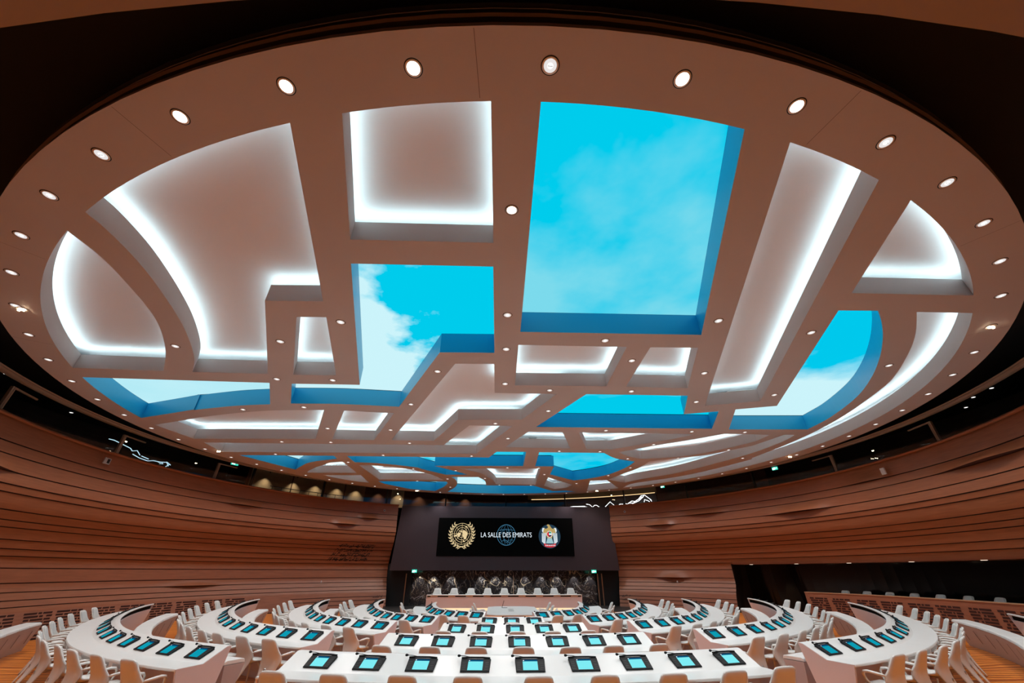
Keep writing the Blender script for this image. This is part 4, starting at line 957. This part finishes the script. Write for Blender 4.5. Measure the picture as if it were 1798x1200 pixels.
for s, nm in ((-1, 'left'), (1, 'right')):
    f = lambda a, b: sorted((s * a, s * b))
    bench((3.6, 15.33), *f(32.3 if s < 0 else 35, 66), f'low curved bench along the {nm} wall behind the outermost chairs', nm)
    bench((3.3, 12.2), *f(25.5, 73), f'low curved bench between the outermost and second {nm} curved desks', nm)
    bench((2.8, 9.4), *f(28, 80), f'low curved bench between the second and third {nm} curved desks', nm)
    bench((2.41, 6.76), *f(31, 84), f'low curved bench between the third and fourth {nm} curved desks', nm)

# table in the middle of the innermost ring
z0 = F(.2, 2.6); t = empty('meeting_table', (.22, 2.75, z0), 0, 'white meeting table with cut corners in front of the podium', 'table')
m = MB(); hx, hy, c_ = 1.08, 2.1, .35
oct_ = [(-hx, -hy + c_), (-hx + c_, -hy), (hx - c_, -hy), (hx, -hy + c_), (hx, hy - c_), (hx - c_, hy), (-hx + c_, hy), (-hx, hy - c_)]
m.prism(oct_, .71, .75); bevel(fixn(m.build('table_top', WHITE, t)), .008)
for y in (-1.2, 1.2):
    m = MB(); m.box(-.4, .4, y - .08, y + .08, 0, .71); bevel(m.build('leg', WHITEB, t), .01)
for i in range(3):
    for s in (-1, 1):
        y = 1.15 + i * 1.15; x = .22 + s * 1.34
        chair((x, y, F(x, y)), R_(90 * s + rj.uniform(-5, 5)), f'white shell armchair, {ordn(i)} from the camera on the {"left" if s < 0 else "right"} side of the meeting table', 'chairs at the meeting table')
t = empty('document_stand', (-.1, 3.9, z0 + .75), 0, 'thin black angled stand at the far left of the meeting table', 'stand'); m = MB(); m.box(-.12, .12, -.02, .02, 0, .015); m.tube([(-.12, 0, .01), (-.03, 0, .28)], .012, 6); m.build('frame', DARKM, t)
for i, y in enumerate((2.3, 3.0)):
    t = empty('table_plate', (.15, y, z0 + .752), 0, f'flat grey socket plate on the meeting table, the {["nearer", "farther"][i]} one', 'socket plate', 'plates on the meeting table'); m = MB(); m.box(-.12, .12, -.05, .05, 0, .008); m.build('plate', GREYCH, t); m = MB(); m.box(-.08, .08, -.02, .02, .008, .011); m.build('slot', DARKM, t)

# podium chairs and booth chairs
for i in range(9):
    chair((-4.06 + i * 1.013, 10.55, .30), R_(180), f'white podium chair, {ordn(i)} from the left behind the podium desk', 'chairs behind the podium desk')
for i, a in enumerate(BOOTH):
    x, y, _ = az(17.75, a); chair((x, y, .35), R_(180 - a), f'white chair behind the slotted wooden balustrade, {ordn(i)} from the podium end', 'chairs in the dark booth')

# ------------------------------------------------------------------ lamps
def make_down(lit=False):
    t = empty('downlight', (0, 0, 0))
    m = MB(); m.lathe([(.078, -.006), (.096, -.010), (.101, -.004)], 28); m.build('trim_ring', TRIM, t, True)
    m = MB(); m.lathe([(.101, -.004), (.112, -.003), (.113, 0)], 28); m.build('shadow_ring', BLACK, t, True)
    m = MB(); m.lathe([(.001, -.001), (.078, -.005)], 28); m.build('reflector', emat('reflector_lit', (1, .95, .88), 9) if lit else emat('reflector_glow', (.95, .9, .88), .85), t)
    m = MB(); m.lathe([(.001, -.012), (.028, -.010), (.034, -.006)], 16); m.build('lens', LED_HOT if lit else LED_W, t)
    m = MB(); m.box(-.03, .03, -.004, .004, -.012, -.008); m.build('louvre', DARKM, t)
    return t
DN = make_down(); DL = make_down(True); used = {False: False, True: False, 2: False}
def spot(parent, E, size=1.9, blend=1, col=(1, .95, .92), loc=(0, 0, -.03), rot=None, rad=.05):
    l = bpy.data.lights.new('lamp', 'SPOT'); l.energy = E; l.spot_size = size; l.spot_blend = blend; l.color = col; l.shadow_soft_size = rad
    o = bpy.data.objects.new('lamp', l); C.objects.link(o); o.parent = parent; o.location = loc
    if rot: o.rotation_euler = rot
    return o
spot(DN, E_DOWN); spot(DL, E_DOWN); DB = make_down(); spot(DB, E_BEAM)
KIDS.clear()
def down(x, y, label, group, lit=False):
    p = {False: DN, True: DL, 2: DB}[lit]; d = p if not used[lit] else copy_tree(p); used[lit] = True
    d.location = (x, y, ZC - .001); return tag(d, label, 'downlight', group)
for i in range(58):
    a = -174.1 + 360 / 58 * i; x, y, _ = az(15.10, a)
    down(x, y, f'recessed round downlight on the outer ceiling ring, {ordn(i)} going left around from the top', 'downlights of the outer ceiling ring', i in (0, 1, 2, 55, 56))
for i, (x, y) in enumerate(sorted(DOWN_, key=lambda p: p[1])):
    down(x, y, f'recessed round downlight on the inner ceiling beams, {ordn(i)} nearest the camera', 'downlights on the inner ceiling beams', True if i == 0 else 2)
for i in range(6):
    x, y = PT['ws%d' % i]
    t = empty('ring_spotlight', (x, y, ZC - .001), 0, ['small warm starry spotlight on the ring at the left picture edge', 'small warm starry spotlight on the ring at the far left above the gallery', 'small warm starry spotlight on the far ring above the display, left', 'small warm starry spotlight on the far ring above the display, right',
        'small warm starry spotlight on the ring at the far right above the gallery', 'small warm starry spotlight on the ring at the right picture edge'][i], 'spotlight', 'warm spotlights on the ceiling ring')
    for s in (-1, 1):
        m = MB(); m.lathe([(.001, -.055), (.022, -.05), (.026, -.03), (.026, -.012)], 12, cx=s * .05); m.build('bulb', LED_WARM, t, True)
    m = MB(); m.lathe([(.11, 0), (.11, -.012), (.09, -.014), (.001, -.014)], 24); m.build('base_plate', TRIM, t, True)
    spot(t, 30, 2.4, .8, (1, .75, .5), loc=(0, 0, -.1))
# spots that wash the beige gallery panels
for i, a in enumerate((-54.6, -49.0, -44.4, -39.8, -35.6, -30.4, -25.8, -20.8, -14.5, -9.5)):
    x, y, _ = az(20.45, a)
    t = empty('wall_washer', (x, y, 8.15), -R_(a), f'small ceiling spot washing the gallery wall left of the display, {ordn(i)} from the left', 'spotlight', 'gallery wall washers')
    m = MB(); m.lathe([(.01, .45), (.012, .04), (.04, .04), (.05, .0), (.04, -.02), (.001, -.02)], 12); m.build('housing', DARKM, t, True)
    spot(t, 42, 1.55, 1, (1, .80, .52), loc=(0, 0, -.04), rot=(R_(10), 0, 0), rad=.02)
for i, x in enumerate([-6.04, -5.02, -3.75, -1.61, -.58, .37, 1.57, 3.85, 5.14, 6.27, 2.7]):
    t = empty('marble_spot', (x, 15.55, 2.152), 0, f'tiny recessed spot lighting the dark marble, {ordn(sorted([-6.04, -5.02, -3.75, -1.61, -.58, .37, 1.57, 3.85, 5.14, 6.27, 2.7]).index(x))} from the left', 'spotlight', 'spots above the marble')
    m = MB(); m.lathe([(.03, .006), (.035, 0), (.001, -.003)], 10); m.build('housing', DARKM, t)
    spot(t, 60, 1.15, .5, (1, .93, .85), loc=(0, 0, -.02), rot=(R_(14), 0, 0), rad=.015)
# soffit lights above the photographer
for i, (x, y) in enumerate(((-3.0, -17.3), (1.6, -17.3), (-5.6, -16.6), (6.0, -16.4))):
    t = empty('soffit_downlight', (x, y, 3.999), 0, f'recessed downlight in the low soffit over the rear of the room, {ordn(i)}', 'downlight', 'soffit downlights')
    m = MB(); m.lathe([(.001, -.004), (.06, -.004), (.08, -.008), (.08, 0)], 20); m.build('trim_ring', LED_W, t)
    spot(t, 45, 2.2, .6, (1, .88, .78))
# booth: one warm wash near its podium end
t = empty('booth_washer', az(18.6, 63.5, 2.42), 0, 'hidden warm wall washer in the dark booth', 'spotlight'); m = MB(); m.lathe([(.03, .04), (.035, 0), (.001, -.003)], 10); m.build('housing', DARKM, t); spot(t, 14, 1.3, .6, (1, .8, .55), rot=(0, 0, 0))

# small white dots of light in the gallery ceiling left of and above the display
DOTL = emat('dot_lens', (1, .95, .9), 2.0)
for i, (x, y, z) in enumerate(GDOTS):
    t = empty('gallery_downlight', (x, y, z - .001), 0, f'tiny lit dot in the gallery ceiling, {ordn(i)} from the left', 'downlight', 'gallery ceiling dots')
    m = MB(); m.lathe([(.001, -.004), (.06, -.006), (.07, 0)], 14); m.build('lens', DOTL, t)

# ------------------------------------------------------------------ camera, world, view
cam = bpy.data.cameras.new('camera'); co = bpy.data.objects.new('camera', cam); C.objects.link(co)
cam.sensor_width = 36; cam.lens = 36 * 690 / 1798; cam.clip_start = .05
co.location = (-.45, -17.46, 2.10)
co.rotation_euler = (Matrix.Rotation(-.032, 3, 'Z') @ Matrix.Rotation(PI / 2 + math.atan(404 / 690), 3, 'X')).to_euler()
scene.camera = co
w = bpy.data.worlds.new('world'); scene.world = w; w.use_nodes = True; w.node_tree.nodes['Background'].inputs[0].default_value = (0, 0, 0, 1)
scene.view_settings.view_transform = 'Standard'; scene.view_settings.look = 'None'; scene.view_settings.gamma = 1; scene.view_settings.use_curve_mapping = False
scene.view_settings.exposure = EXPO
scene.cycles.max_bounces = 6; scene.cycles.diffuse_bounces = 4; scene.cycles.glossy_bounces = 3; scene.cycles.transparent_max_bounces = 8
scene.cycles.sample_clamp_indirect = 6; scene.cycles.use_adaptive_sampling = True; scene.cycles.adaptive_threshold = .025; scene.cycles.use_denoising = True; scene.cycles.caustics_reflective = False; scene.cycles.caustics_refractive = False
